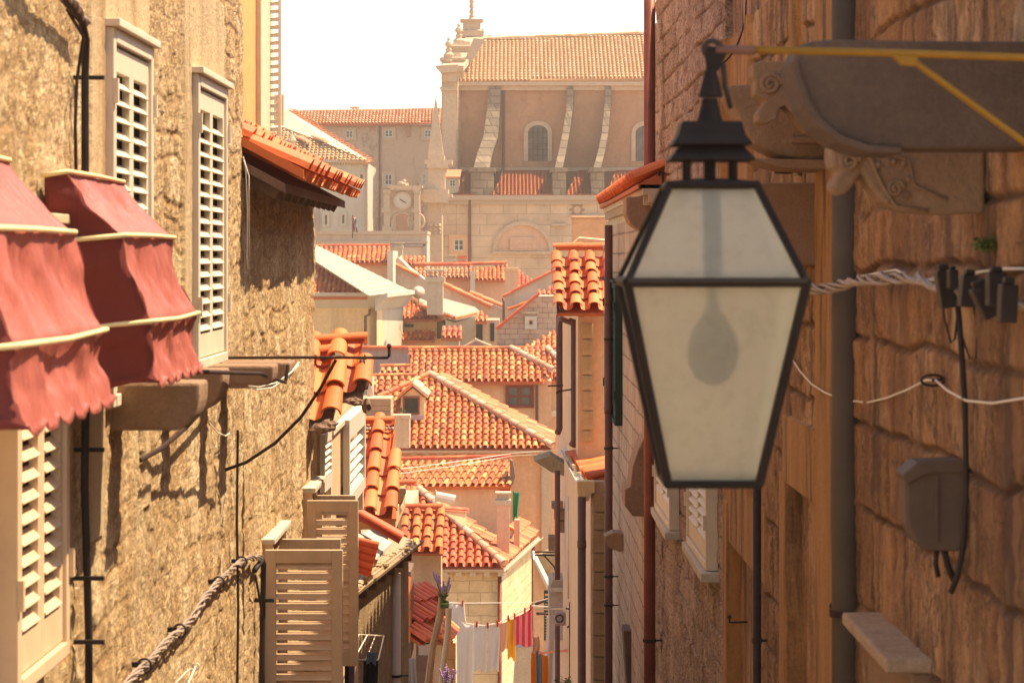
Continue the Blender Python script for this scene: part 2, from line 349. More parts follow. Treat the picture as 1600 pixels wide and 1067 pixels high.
def m_awning():
    m, nt, b = nm('awning_fabric'); v = coords(nt)
    col = ramp(nt, noise(nt, v, 4, 6), [(0.3, (0.34, 0.075, 0.055)), (0.7, (0.43, 0.115, 0.085))])
    col = mixc(nt, ramp(nt, noise(nt, v, 9, 8, 0.7), [(0.62, (0, 0, 0)), (0.76, (0.6, 0.6, 0.6))]), col, (0.16, 0.045, 0.03))
    nt.links.new(col, b.inputs['Base Color']); b.inputs['Roughness'].default_value = 0.55
    b.inputs['Specular IOR Level'].default_value = 0.6
    tr = nd(nt, 'ShaderNodeBsdfTranslucent'); nt.links.new(col, tr.inputs[0])
    mx = nd(nt, 'ShaderNodeMixShader', {0: 0.04}); nt.links.new(b.outputs[0], mx.inputs[1]); nt.links.new(tr.outputs[0], mx.inputs[2])
    nt.links.new(mx.outputs[0], nt.nodes['Material Output'].inputs[0])
    bump(nt, b, noise(nt, coords(nt, 2.5, 5, 0.8), 4, 5), 0.6, 0.06); return m
M['awning'] = m_awning()
def m_frost():
    m, nt, b = nm('frosted_glass'); v = coords(nt)
    col = ramp(nt, noise(nt, v, 25, 6, 0.7), [(0.3, (0.82, 0.80, 0.68)), (0.5, (0.94, 0.92, 0.80))])
    nt.links.new(col, b.inputs['Base Color']); b.inputs['Roughness'].default_value = 0.27
    b.inputs['Transmission Weight'].default_value = 1.0; b.inputs['IOR'].default_value = 1.25
    tr = nd(nt, 'ShaderNodeBsdfTranslucent'); nt.links.new(col, tr.inputs[0])
    df = nd(nt, 'ShaderNodeBsdfDiffuse'); nt.links.new(col, df.inputs[0])
    m1 = nd(nt, 'ShaderNodeMixShader', {0: 0.35}); nt.links.new(tr.outputs[0], m1.inputs[1]); nt.links.new(df.outputs[0], m1.inputs[2])
    m2 = nd(nt, 'ShaderNodeMixShader', {0: 0.30}); nt.links.new(b.outputs[0], m2.inputs[1]); nt.links.new(m1.outputs[0], m2.inputs[2])
    nt.links.new(m2.outputs[0], nt.nodes['Material Output'].inputs[0]); return m
M['frost'] = m_frost()
M['street'] = m_rough('street_stone', (0.36, 0.27, 0.18), (0.48, 0.36, 0.25), 2, 0.5)

# ---------------------------------------------------------------- roofs of barrel tiles
class Plane:
    def __init__(s, px, py, Y, pitch, yaw=0.0):
        s.p0 = P(px, py, Y); y, p = R(yaw), R(pitch)
        dh = V((math.sin(y), -math.cos(y), 0)); s.n = dh * math.sin(p) + V((0, 0, math.cos(p)))
        s.d = dh * math.cos(p) - V((0, 0, math.sin(p))); s.a = s.d.cross(s.n).normalized()
        if s.a.x < 0 or (abs(s.a.x) < 1e-6 and s.a.y < 0): s.a = -s.a
    def at(s, px, py):
        d = V(((px - CX) / F, 1, -(py - HY) / F)); t = s.n.dot(s.p0) / s.n.dot(d); return d * t
def inpoly(x, y, poly):
    c = False; j = len(poly) - 1
    for i in range(len(poly)):
        xi, yi = poly[i]; xj, yj = poly[j]
        if (yi > y) != (yj > y) and x < (xj - xi) * (y - yi) / (yj - yi) + xi: c = not c
        j = i
    return c
def barrel(mb, o, d, a, n, L, r1, r2, lift1, lift2, seg=6, thick=0.0, sq=0.85):
    vs = []
    for t, r, l in ((0, r1, lift1), (1, r2, lift2)):
        for k in range(seg + 1):
            th = math.pi * k / seg; vs.append(o - d * (L * t) + a * (r * math.cos(th)) + n * (r * sq * math.sin(th) + l))
    fs = [(k, k + 1, seg + 2 + k, seg + 1 + k) for k in range(seg)]
    if thick:
        m = len(vs)
        for k in range(seg + 1):
            th = math.pi * k / seg; vs.append(o + a * ((r1 - thick) * math.cos(th)) + n * ((r1 - thick) * sq * math.sin(th) + lift1))
        for k in range(seg + 1):
            th = math.pi * k / seg; vs.append(o - d * (L * 0.5) + a * ((r1 - thick) * math.cos(th)) + n * ((r1 - thick) * sq * math.sin(th) + lift1 * 0.5))
        fs += [(k, k + 1, m + k + 1, m + k) for k in range(seg)] + [(m + k, m + k + 1, m + seg + 2 + k, m + seg + 1 + k) for k in range(seg)]
    mb.add(vs, fs)
def roof(parent, pl, pix, w=0.2, e=0.33, mat='tile', pans=True, seg=6, thick=0.0, name='roof', skew=0.0, sd=1, fill=0.12, jit=0.006, under='under'):
    """pix: outline of this slope in the photo, laid on the roof plane pl"""
    rnd = random.Random(sd); pts = [pl.at(x, y) for x, y in pix]
    a, n = pl.a, pl.n; d = (pl.d + a * skew).normalized(); aa = a
    o = pl.p0; uv = []
    for p in pts:
        q = p - o; v = q.dot(pl.d); uv.append((q.dot(a) - v * skew, v))
    vmax = max(v for u, v in uv); vmin = min(v for u, v in uv); umin = min(u for u, v in uv); umax = max(u for u, v in uv)
    mb = MB(); nr = int((vmax - vmin) / e) + 2; nc = int((umax - umin) / w) + 1
    off = ((umax - umin) - nc * w) / 2 + w / 2
    r1 = w * 0.36
    for c in range(nc + 1):
        u = umin + off + c * w - w * 0.5 + w * 0.5
        cj = rnd.uniform(-jit, jit)
        for r in range(nr):
            v = vmax - r * e
            oo = o + a * (u + cj + (v * skew)) + pl.d * v
            if inpoly(u, v - e * 0.45, uv):
                j = rnd.uniform(-jit, jit); j2 = rnd.uniform(-jit, jit)
                barrel(mb, oo + a * j + d * rnd.uniform(-jit, jit) * 3, d, (a + n * j2 * 2).normalized(), n, e * 1.12, r1 * (1 if pans else 1.18), r1 * (0.8 if pans else 0.6), w * (0.17 if pans else 0.34) + j2, w * 0.02, seg, thick)
            if pans and inpoly(u + w / 2, v - e * 0.45, uv):
                barrel(mb, oo + a * (w / 2), d, a, -n, e * 1.12, w * 0.3, w * 0.34, -w * 0.14, -w * 0.05, 4, 0)
    bed = MB(); dn = -n * w * (0.30 if pans else 0.02); th = -n * fill
    bed.prism([p + dn for p in pts], th)
    ob = build(bed, name, M[under], parent)
    if mb.f: build(mb, 'roof_tiles', M[mat], ob, smooth=False, recalc=False)
    return ob
def caps(parent, p0, p1, r=0.11, e=0.36, mat='tile', name='ridge_tiles', lift=0.0, seg=6, thick=0.0):
    p0, p1 = V(p0), V(p1); L = (p1 - p0).length; n = max(1, int(L / e)); e = L / n; d = (p1 - p0) / L
    a = d.cross(V((0, 0, 1))).normalized(); u = a.cross(d).normalized(); mb = MB()
    if u.z < 0: u = -u
    for i in range(n):
        o = p0 + d * (e * (i + 1)) + u * lift
        barrel(mb, o, d, a, u, e * 1.1, r, r * 0.88, r * 0.12, 0, seg, thick)
    mb.prism([p0 + a * r * 0.8 + u * (lift - r * 0.6), p0 - a * r * 0.8 + u * (lift - r * 0.6), p0 - a * r * 0.4 + u * (lift + r * 0.45), p0 + a * r * 0.4 + u * (lift + r * 0.45)], p1 - p0)
    return build(mb, name, M[mat], parent, recalc=False)
def wallbox(parent, px0, px1, py, Y, dep, mat, name='wall', zb=None, gap=0.0):
    a, b = P(px0, py, Y), P(px1, py, Y); mb = MB()
    mb.box(a.x, b.x, Y, Y + dep, gz(Y) - 0.6 if zb is None else zb, a.z - gap)
    return build(mb, name, M[mat], parent)
def window(parent, px0, px1, py0, py1, Y, surround=('pale_stone', 0.15), frame='shutter_white', glass='glass_dark', mv=1, mh=1, fw=0.07, sill=False, arch=False, label=None):
    """window on a wall that faces the camera; rectangle in the photo is the glazed opening"""
    a, b = P(px0, py1, Y), P(px1, py0, Y); x0, x1, z0, z1 = a.x, b.x, a.z, b.z
    fr = MB()
    for q in ((x0, x0 + fw, z0, z1), (x1 - fw, x1, z0, z1), (x0 + fw, x1 - fw, z0, z0 + fw), (x0 + fw, x1 - fw, z1 - fw, z1)):
        fr.box(q[0], q[1], Y - 0.07, Y + 0.0, q[2], q[3])
    for i in range(mv):
        x = x0 + (x1 - x0) * (i + 1) / (mv + 1); fr.box(x - fw * .45, x + fw * .45, Y - 0.065, Y, z0 + fw, z1 - fw)
    for i in range(mh):
        z = z0 + (z1 - z0) * (i + 1) / (mh + 1)
        for k in range(mv + 1):
            xa = x0 + (x1 - x0) * k / (mv + 1) + fw * (1 if k == 0 else .45); xb = x0 + (x1 - x0) * (k + 1) / (mv + 1) - fw * (1 if k == mv else .45)
            fr.box(xa, xb, Y - 0.055, Y, z - fw * .3, z + fw * .3)
    wnd = build(fr, 'window', M[frame], parent, label=label)
    g = MB(); g.box(x0 + fw * .8, x1 - fw * .8, Y - 0.02, Y + 0.01, z0 + fw * .8, z1 - fw * .8); build(g, 'pane', M[glass], wnd)
    if surround:
        s = surround[1]; mb = MB()
        for q in ((x0 - s, x0, z0 - s, z1 + s), (x1, x1 + s, z0 - s, z1 + s), (x0, x1, z0 - s, z0), (x0, x1, z1, z1 + s)):
            mb.box(q[0], q[1], Y - 0.12, Y + 0.01, q[2], q[3])
        build(mb, 'surround', M[surround[0]], wnd)
    if sill:
        mb = MB(); mb.box(x0 - 0.12, x1 + 0.12, Y - 0.22, Y, z0 - 0.22, z0 - 0.12); build(mb, 'sill', M['white_stone'], wnd)
    return wnd
def leaf(o, u, n, w, h, st=0.05, th=0.035, pitch=0.06, rails=(0.07, 0.10), mid=None, tilt=1.0):
    """one louvred shutter leaf; o bottom corner, u along its width, n outwards"""
    mb = MB(); o, u, n = V(o), V(u).normalized(), V(n).normalized(); z = V((0, 0, 1))
    mb.obox(o, u * st, n * th, z * h); mb.obox(o + u * (w - st), u * st, n * th, z * h)
    mb.obox(o + u * st, u * (w - 2 * st), n * th, z * rails[1]); mb.obox(o + u * st + z * (h - rails[0]), u * (w - 2 * st), n * th, z * rails[0])
    if mid: mb.obox(o + u * st + z * (h * mid - 0.04), u * (w - 2 * st), n * th, z * 0.08)
    zz = rails[1] + 0.01
    while zz < h - rails[0] - pitch * 0.6:
        if not mid or abs(zz + pitch / 2 - h * mid) > 0.055:
            c = (n * 0.034 - z * 0.034 * tilt)
            mb.obox(o + u * st + n * (th * 0.0) + z * (zz + 0.034), u * (w - 2 * st), c, (n + z).normalized() * 0.007)
        zz += pitch
    return mb
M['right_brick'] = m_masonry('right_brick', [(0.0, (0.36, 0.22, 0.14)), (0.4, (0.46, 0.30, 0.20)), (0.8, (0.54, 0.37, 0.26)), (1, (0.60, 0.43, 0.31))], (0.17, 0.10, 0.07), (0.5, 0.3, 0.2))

def m_peeled(name, base, pale, dark, sc=0.9, amt=0.5):
    """old plaster coming off in flakes over pale stone"""
    m, nt, b = nm(name); v = coords(nt)
    zone = noise(nt, v, sc * .22, 4, .5); fl = noise(nt, v, sc * 3.2, 8, .78)
    f = nd(nt, 'ShaderNodeMath', {0: fl, 1: zone}, operation='ADD').outputs[0]
    col = ramp(nt, noise(nt, v, sc, 8, .7), [(.3, shape(base, .85)), (.7, shape(base, 1.12))])
    col = mixc(nt, ramp(nt, f, [(1.06 - amt * .1, (0, 0, 0)), (1.10 - amt * .1, (.9, .9, .9))]), col, pale)
    f2 = noise(nt, coords(nt, 1, 1, .35), sc * 1.1, 8, .75)
    col = mixc(nt, ramp(nt, f2, [(.56, (0, 0, 0)), (.70, (.6, .6, .6))]), col, dark)
    nt.links.new(col, b.inputs['Base Color']); b.inputs['Roughness'].default_value = .9
    bump(nt, b, fl, .7, .15); return m
M['church_peeled'] = m_peeled('church_peeled', (0.47, 0.24, 0.125), (0.64, 0.43, 0.26), (0.28, 0.13, 0.08), 0.9, .52)
M['palace'] = m_peeled('palace_peeled', (0.40, 0.23, 0.15), (0.54, 0.38, 0.26), (0.26, 0.15, 0.11), 0.6, 0.7)
M['church_ashlar'] = m_ashlar('church_ashlar', (0.56, 0.385, 0.245), (0.64, 0.46, 0.30), (0.40, 0.28, 0.18), 1.5, 0.7, 0.4, 0.03, 0.8)
M['buttress'] = m_ashlar('buttress_stone', (0.22, 0.155, 0.10), (0.34, 0.25, 0.165), (0.15, 0.10, 0.065), 0.9, 0.5, 0.6, 0.05, 1.2)

M['awning_side_shade'] = m_cloth('awning_side_shade', (0.26, 0.048, 0.038))  # darker copy of the awning fabric; shade of the side panels put into colour

M['stone_roof'] = m_rough('stone_roof', (0.40, 0.31, 0.22), (0.48, 0.385, 0.28), 1.5, 0.4, 0.4, (0.32, 0.22, 0.15))
M['quoin'] = m_rough('quoin_stone', (0.50, 0.30, 0.14), (0.66, 0.44, 0.24), 5, 0.9, 0.3)
M['ledge'] = m_rough('ledge_stone', (0.44, 0.28, 0.17), (0.58, 0.40, 0.26), 7, 0.6, 0.4)

M['under_old'] = m_rough('roof_bed_old', (0.48, 0.25, 0.12), (0.60, 0.34, 0.17), 4, 0.4)
# ---------------------------------------------------------------- near walls as height fields
def vnoise(x, y, seed=0):
    xi = np.floor(x).astype(np.int64); yi = np.floor(y).astype(np.int64); xf = x - xi; yf = y - yi
    def h(a, b):
        n = (a * 374761393 + b * 668265263 + seed * 974634777) & 0x7fffffff
        n = ((n ^ (n >> 13)) * 1274126177) & 0x7fffffff
        return ((n ^ (n >> 16)) & 0xffff) / 65535.0
    sx = xf * xf * (3 - 2 * xf); sy = yf * yf * (3 - 2 * yf)
    return (h(xi, yi) * (1 - sx) + h(xi + 1, yi) * sx) * (1 - sy) + (h(xi, yi + 1) * (1 - sx) + h(xi + 1, yi + 1) * sx) * sy
def fbm(x, y, o=5, seed=0, g=0.55):
    t = 0; a = 1; s = 0
    for i in range(o): t = t + a * vnoise(x * 2 ** i, y * 2 ** i, seed + i); s += a; a *= g
    return t / s
def masonry_wall(name, parent, X, side, Y0, Y1, z0, z1, du, dv, rows, wid, mat, zones=(), rough=0.03, joint=0.03, jw=0.03, warp=0.05, top=None, zb=-6, back=3.0, seed=1, bgdress=0.0, flush=0.56, fq=9, bg=.022):
    """X(Y): wall line; side +1 when the wall faces +X. zones: (Y0, Y1, z0, z1, offset, dressed, tone)"""
    nu = int((Y1 - Y0) / du) + 1; nv = int((z1 - z0) / dv) + 1
    u, v = np.meshgrid(np.linspace(Y0, Y1, nu), np.linspace(z0, z1, nv))
    wu = u + (fbm(u * 3, v * 3, 3, seed + 11) - .5) * warp * 2; wv = v + (fbm(u * 2.5 + 9, v * 2.5, 3, seed + 5) - .5) * warp * 2
    rng = random.Random(seed); ys = [z0 - 0.5]
    while ys[-1] < z1 + 0.5: ys.append(ys[-1] + rng.uniform(*rows))
    ys = np.array(ys); ci = np.clip(np.searchsorted(ys, wv) - 1, 0, len(ys) - 2)
    dist = np.minimum(wv - ys[ci], ys[ci + 1] - wv); tone = np.zeros_like(u); off = np.zeros_like(u)
    for c in range(len(ys) - 1):
        m = ci == c
        if not m.any(): continue
        xs = [Y0 - 1 - rng.random() * .5]
        while xs[-1] < Y1 + 1: xs.append(xs[-1] + rng.uniform(*wid))
        xs = np.array(xs); bi = np.clip(np.searchsorted(xs, wu[m]) - 1, 0, len(xs) - 2)
        d2 = np.minimum(wu[m] - xs[bi], xs[bi + 1] - wu[m]); dist[m] = np.minimum(dist[m], d2)
        tt = np.array([rng.random() for _ in xs]); oo = np.array([rng.uniform(-1, 1) for _ in xs]); tone[m] = tt[bi]; off[m] = oo[bi]
    j = np.clip(dist / jw, 0, 1); j = j * j * (3 - 2 * j)
    big = fbm(u * 1.3, v * 1.3, 4, seed + 3) - .5
    med = fbm(u * fq, v * fq, 5, seed + 20, 0.62) - .5
    fin = fbm(u * 28, v * 28, 3, seed + 30) - .5
    worn = np.clip((fbm(u * 2.2 + 4, v * 2.2, 4, seed + 44) - flush) * 7, 0, 1)     # places where mortar fills the joints flush
    j2 = j * (1 - worn) + worn
    h = (j2 - 1) * joint + off * joint * .3 * j2 + big * bg + med * rough * 2 + fin * rough * 0.7
    pit = np.clip((fbm(u * 5.5, v * 5.5, 4, seed + 60) - .66) * 12, 0, 1); h = h - pit * rough * 0.8
    mort = (1 - j2) * 0.9 + pit * 0.5; dress = np.zeros_like(u) + bgdress
    for (a, b, c, d, o, dr, tn) in zones:
        m = (u >= a) & (u <= b) & (v >= c) & (v <= d)
        h[m] = o + med[m] * 0.006 + fin[m] * 0.003 if dr > 0.5 else h[m] + o
        if dr > 0.5: dress[m] = 1; mort[m] = 0
        if tn is not None: tone[m] = tn
    xs = np.vectorize(X)(u) + side * h
    vs = np.stack([xs, u, v], -1).reshape(-1, 3)
    idx = np.arange(nu * nv).reshape(nv, nu)
    fs = np.stack([idx[:-1, :-1], idx[:-1, 1:], idx[1:, 1:], idx[1:, :-1]], -1).reshape(-1, 4)
    if side > 0: pass
    else: fs = fs[:, ::-1]
    mb = MB(); tz = z1 if top is None else top; nvv = len(vs)
    mb.v = [tuple(p) for p in vs.tolist()]; mb.f = [tuple(f) for f in fs.tolist()]
    # the rest of the building's body, 6 cm behind the worked face
    a0, a1 = X(Y0) - side * .06, X(Y1) - side * .06
    base = [V((a0, Y0, zb)), V((a1, Y1, zb)), V((a1 - side * back, Y1, zb)), V((a0 - side * back, Y0, zb))]
    mb.prism(base, (0, 0, tz - zb))
    # jambs from the worked face back to the body on the four edges
    def edge(ids, ox):
        n = len(ids); pts = [V(mb.v[i]) for i in ids]; bk = [V((X(p.y) - side * .07, p.y, p.z)) for p in pts]
        mb.add(pts + bk, [(i, i + 1, n + i + 1, n + i) for i in range(n - 1)])
    edge(idx[:, 0].tolist(), 0); edge(idx[:, -1].tolist(), 0); edge(idx[-1, :].tolist(), 0); edge(idx[0, :].tolist(), 0)
    ob = build(mb, name, M[mat], parent, recalc=False)
    n = len(ob.data.vertices)
    for nmx, arr in (('tone', tone), ('mort', mort), ('dressed', dress)):
        at = ob.data.attributes.new(nmx, 'FLOAT', 'POINT'); full = np.zeros(n, dtype=np.float32) + (0.5 if nmx == 'tone' else 0); full[:nvv] = arr.reshape(-1); at.data.foreach_set('value', full)
    return ob
XL = lambda Y: -1.55 + 0.0079 * Y
XR = lambda Y: 1.35 - 0.008 * Y
YL = lambda px: 1.55 / ((CX - px) / F + 0.0079)
YR = lambda px: 1.35 / ((px - CX) / F + 0.008)
def zat(py, Y): return -(py - HY) / F * Y

# ---- the street itself and the land
st = MB(); prof = []; y = 0.0; z = -1.7
pts = [(-3, -1.7)]
while y < 104: pts += [(y, z), (y, z - 0.16)]; z -= 0.16; y += 0.64
pts += [(125, z)]
n_ = len(pts)
vs = [V((-3.2, p[0], p[1])) for p in pts] + [V((3.2, p[0], p[1])) for p in pts]
st.add(vs, [(i, i + 1, n_ + i + 1, n_ + i) for i in range(n_ - 1)])
tag(build(st, 'street', M['street'], None), None, None, None, 'structure')
gm = MB(); gp = [(-30, -2.2), (0, -2.3), (105, -28.6), (1500, -28.6)]
gm.add([V((-700, a, b)) for a, b in gp] + [V((700, a, b)) for a, b in gp], [(i, i + 1, 5 + i, 4 + i) for i in range(3)])
tag(build(gm, 'ground', M['street'], None), None, None, None, 'structure')

# ================================================================ LEFT SIDE
A = thing('stone_house', 'rough golden stone house on the left with white louvred windows and red awnings', 'house')
zl = [(8.45, YL(161), -1.0, 0.86, 0.012, 1, None), (8.45, 9.75, 0.84, 1.4, 0.010, 1, None), (10.75, 10.98, -.6, 1.2, 0.012, 1, None), (10.75, 12.15, 0.84, 1.25, 0.010, 1, None),
      (9.66, 9.78, -1.0, 0.86, 0.012, 1, None), (12.0, 12.12, -.6, 0.84, 0.012, 1, None), (7.75, 7.9, -2.2, 0.1, 0.01, 1, None), (YL(161) + .01, YL(225) - .01, -.55, .82, -.06, 1, None), (YL(297) + .01, YL(344) - .01, -.52, .82, -.06, 1, None)]
masonry_wall('wall', A, XL, 1, 6.6, 13.0, -2.6, 1.75, 0.026, 0.0085, (0.07, 0.19), (0.12, 0.42), 'left_stone', zl, rough=0.0115, joint=0.007, jw=.025, flush=.40, warp=.08, fq=15, top=3.0, seed=3)
A2 = thing('stone_house', 'lower golden stone house whose tiled eave overhangs the lane on the left', 'house')
masonry_wall('wall', A2, lambda Y: XL(Y) + 0.004, 1, 13.03, 17.25, -3.6, 0.42, 0.030, 0.0095, (0.07, 0.19), (0.12, 0.42), 'left_stone', (), rough=0.0115, joint=0.007, jw=.025, flush=.40, warp=.08, fq=15, top=0.43, seed=8)

def wall_window(parent, X, side, Ya, Yb, z0, z1, mat, leaves=2, name='window', label=None, mid=None, half=0.0):
    """shuttered window lying on a wall that runs along the lane"""
    n = V((side, 0, 0)); u = V((X(Yb) - X(Ya), Yb - Ya, 0)).normalized(); o = V((X(Ya), Ya, z0)); w = (Yb - Ya); h = z1 - z0; z = V((0, 0, 1))
    fr = MB(); f = 0.055
    fr.obox(o, u * f, n * 0.075, z * h); fr.obox(o + u * (w - f), u * f, n * 0.075, z * h); fr.obox(o + u * f + z * (h - f), u * (w - 2 * f), n * 0.078, z * f)
    fr.obox(o + u * (-0.02) + z * h, u * (w + 0.04), n * 0.10, z * 0.03); fr.obox(o + u * f, u * (w - 2 * f), n * 0.078, z * 0.045)
    wnd = build(fr, name, M[mat], parent, bevel=0.004, label=label)
    dk = MB(); dk.obox(o + u * f + z * 0.045, u * (w - 2 * f), n * 0.028, z * (h - f - .045)); build(dk, 'pane', M['dark'], wnd)
    lw = (w - 2 * f - 0.006) / leaves
    for i in range(leaves):
        lm = leaf(o + u * (f + 0.002 + i * (lw + 0.002)) + n * 0.032 + z * 0.05, u, n, lw, h - f - 0.06, st=0.045, th=0.03, pitch=0.062, rails=(0.09, 0.11), mid=mid)
        build(lm, 'shutter', M[mat], wnd, bevel=0.002)
    hg = MB()
    for zz in (0.18, 0.8):
        for yy in (0.0, w - 0.02): hg.obox(o + u * yy + z * (h * zz) + n * 0.07, u * 0.025, n * 0.02, z * 0.09)
    build(hg, 'hinge', M[mat], wnd)
    return wnd
XI = lambda Y: XL(Y) - .035
wall_window(A, XI, 1, YL(161), YL(225), -0.55, 0.83, 'shutter_cream', label='upper shuttered window beside the black cable')
wall_window(A, XI, 1, YL(297), YL(344), -0.52, 0.83, 'shutter_cream', label='upper shuttered window above the stone brackets')
wall_window(A, XL, 1, YL(-12), YL(73), -1.27, 0.1, 'shutter_brown', label='shaded lower window under the awning')  # brown instead of cream: the shade is put into the shutter colour
# small stone shelf and planter brackets under the windows
def bracket(Y0, Y1, out, zt, zb_, mat, label, rnd=0.3, extra=0.0):
    x = XL(Y0); mb = MB(); n = 8; pts = [V((x - .04, Y0, zt)), V((x + out, Y0, zt))]
    for k in range(n + 1):
        t = k / n; pts.append(V((x + out - rnd * out * (1 - math.cos(t * math.pi / 2)) * 1.0, Y0, zt - (zt - zb_) * (0.25 + 0.75 * math.sin(t * math.pi / 2)))))
    pts.append(V((x - .04, Y0, zb_))); mb.prism(pts, (0, Y1 - Y0, 0))
    return one(mb, 'stone_bracket', M[mat], label, 'bracket', 'stone brackets on the left wall', bevel=0.012)
bracket(YL(172), YL(172) + 0.25, 0.33, zat(600, 8.8), zat(676, 8.8), 'corbel', 'rough rounded stone bracket below the red awnings')
bracket(10.2, 10.45, 0.25, zat(578, 10.2), zat(645, 10.2), 'block', 'smooth brown stone bracket right of the rough rounded one', 0.5)
bracket(11.35, 11.6, 0.34, zat(571, 11.35), zat(602, 11.35), 'block', 'thin stone shelf end under the second louvred window', 0.1)
bracket(12.1, 12.4, 0.345, zat(566, 12.1), zat(607, 12.1), 'corbel', 'farthest stone shelf end, behind the bent iron rod', 0.45)
mb = MB(); mb.tube([(XL(9) + .0, 9.6, -.46), (XL(9) + .27, 9.6, -.46), (XL(11) + .30, 11.2, -.545), (XL(12) + .335, 11.95, -.625), (XL(12) + .345, 11.98, -.54)], 0.009)
one(mb, 'iron_rod', M['iron'], 'bent dark iron rod running along the stone brackets', 'rod')
mb = MB(); mb.tube([P(218, 719, YL(218)), P(250, 702, 9.75), P(290, 668, 10.2), P(330, 625, 10.9), P(350, 602, 11.4)], 0.011)
one(mb, 'iron_brace', M['iron'], 'curved dark iron brace rising to the stone shelf', 'brace')
T = thing('sign_bracket', 'long thin iron bracket arm with curved stay reaching over the lane', 'bracket')
mb = MB(); mb.tube([P(352, 559, 12.25), P(480, 558.5, 12.2), P(605, 559, 12.15), P(608, 556, 12.15), P(608, 541, 12.15)], 0.0075); mb.blob(P(608, 541, 12.15), .014, .014, .014, 1); build(mb, 'arm', M['iron'], T)
mb = MB(); mb.tube([P(352, 734, YL(352)), P(385, 722, 12.25), P(430, 692, 12.2), P(470, 652, 12.2), P(500, 608, 12.2), P(525, 562, 12.2)], 0.0085); build(mb, 'stay', M['iron'], T)
# ---- awnings
def awning(Ya, Yb, label, sd):
    T = thing('awning', label, 'awning', 'burgundy awnings on the left wall')
    prof = [(-1.46, -0.01 + 0.145 * 0 + 0.27), (-1.405, 0.262), (-1.222, 0.062), (-1.135, -0.208), (-1.108, -0.40)]
    rnd = random.Random(sd); nu = 48; rows = []
    for i in range(len(prof) - 1):
        k = 12 if i else 3
        for t in range(k): rows.append((i + t / k))
    rows.append(len(prof) - 1.0)
    vs = []; 
    for q in rows:
        i = min(int(q), len(prof) - 2); t = q - i; x = prof[i][0] * (1 - t) + prof[i + 1][0] * t; z = prof[i][1] * (1 - t) + prof[i + 1][1] * t
        for k in range(nu + 1):
            s = k / nu; y = Ya + (Yb - Ya) * s
            sag = math.sin(math.pi * min(1, max(0, t))) if i >= 1 else 0
            wr = (fbm(np.array(s * 7.0 + sd), np.array(q * 1.3 + sd), 3, sd) - 0.5); fold = math.sin(s * 34 + 3 * math.sin(s * 9 + sd) + q) * 0.5 + math.sin(s * 61 + sd) * 0.25
            low = max(0, q - 1.5) / 2.5
            dx = -sag * 0.022 + float(wr) * 0.05 * (0.4 + sag) + fold * 0.007 * low
            zz = z
            if q >= len(prof) - 1.2: zz = z + 0.030 * (1 - abs(math.sin(s * math.pi * 6))) ** 1.5 * (q - (len(prof) - 1.2)) / 0.2 - 0.02
            vs.append(V((x + dx, y, zz)))
    nr = len(rows); fs = [(r * (nu + 1) + k, r * (nu + 1) + k + 1, (r + 1) * (nu + 1) + k + 1, (r + 1) * (nu + 1) + k) for r in range(nr - 1) for k in range(nu)]
    mb = MB(); mb.add(vs, fs); o = build(mb, 'canopy', M['awning'], T, smooth=True)
    sm = o.modifiers.new('solid', 'SOLIDIFY'); sm.thickness = 0.003
    for Y, nmx in ((Ya, 0), (Yb, 1)):
        vs = []; k0 = 8
        for r in range(nr):
            fx = vs_x = mb.v[r * (nu + 1) + (0 if nmx == 0 else nu)]
            for c in range(k0 + 1):
                t = c / k0; wx = XL(Y) + 0.02
                zz = fx[2] + (0.012 * math.sin(t * 9 + r)) * (1 if r > 12 else 0) - (0.03 * math.sin(t * math.pi) if r == nr - 1 else 0)
                bow = 0.012 * math.sin(t * math.pi) * math.sin(r * 0.6)
                vs.append(V((wx * (1 - t) + fx[0] * t, Y + bow * (1 if nmx == 0 else -1), zz)))
        sdm = MB(); sdm.add(vs, [(r * (k0 + 1) + c, r * (k0 + 1) + c + 1, (r + 1) * (k0 + 1) + c + 1, (r + 1) * (k0 + 1) + c) for r in range(nr - 1) for c in range(k0)])
        o = build(sdm, 'side_panel', M['awning_side_shade'], T, smooth=True); sm = o.modifiers.new('solid', 'SOLIDIFY'); sm.thickness = 0.003
    for i in (1, 2, 3):
        x, z = prof[i]; rb = MB()
        rb.tube([(XL(Ya) + 0.01, Ya - .006, z - 0.03 * i + 0.02 * i), (x + .006, Ya - 0.006, z + .003), (x + .010, Ya + .03, z + .004), (x + .012, (Ya + Yb) / 2, z + .006 - (0.008 if i == 3 else 0)), (x + .010, Yb - .03, z + .004), (x + .006, Yb + .006, z + .003), (XL(Yb) + 0.01, Yb + .006, z)], 0.0078)
        build(rb, 'rib', M['rib'], T, smooth=True)
awning(5.55, 6.74, 'nearer faded burgundy awning cut off by the left edge', 4)
awning(7.6, 8.72, 'farther faded burgundy awning with cream ribs, beside the white shutters', 9)
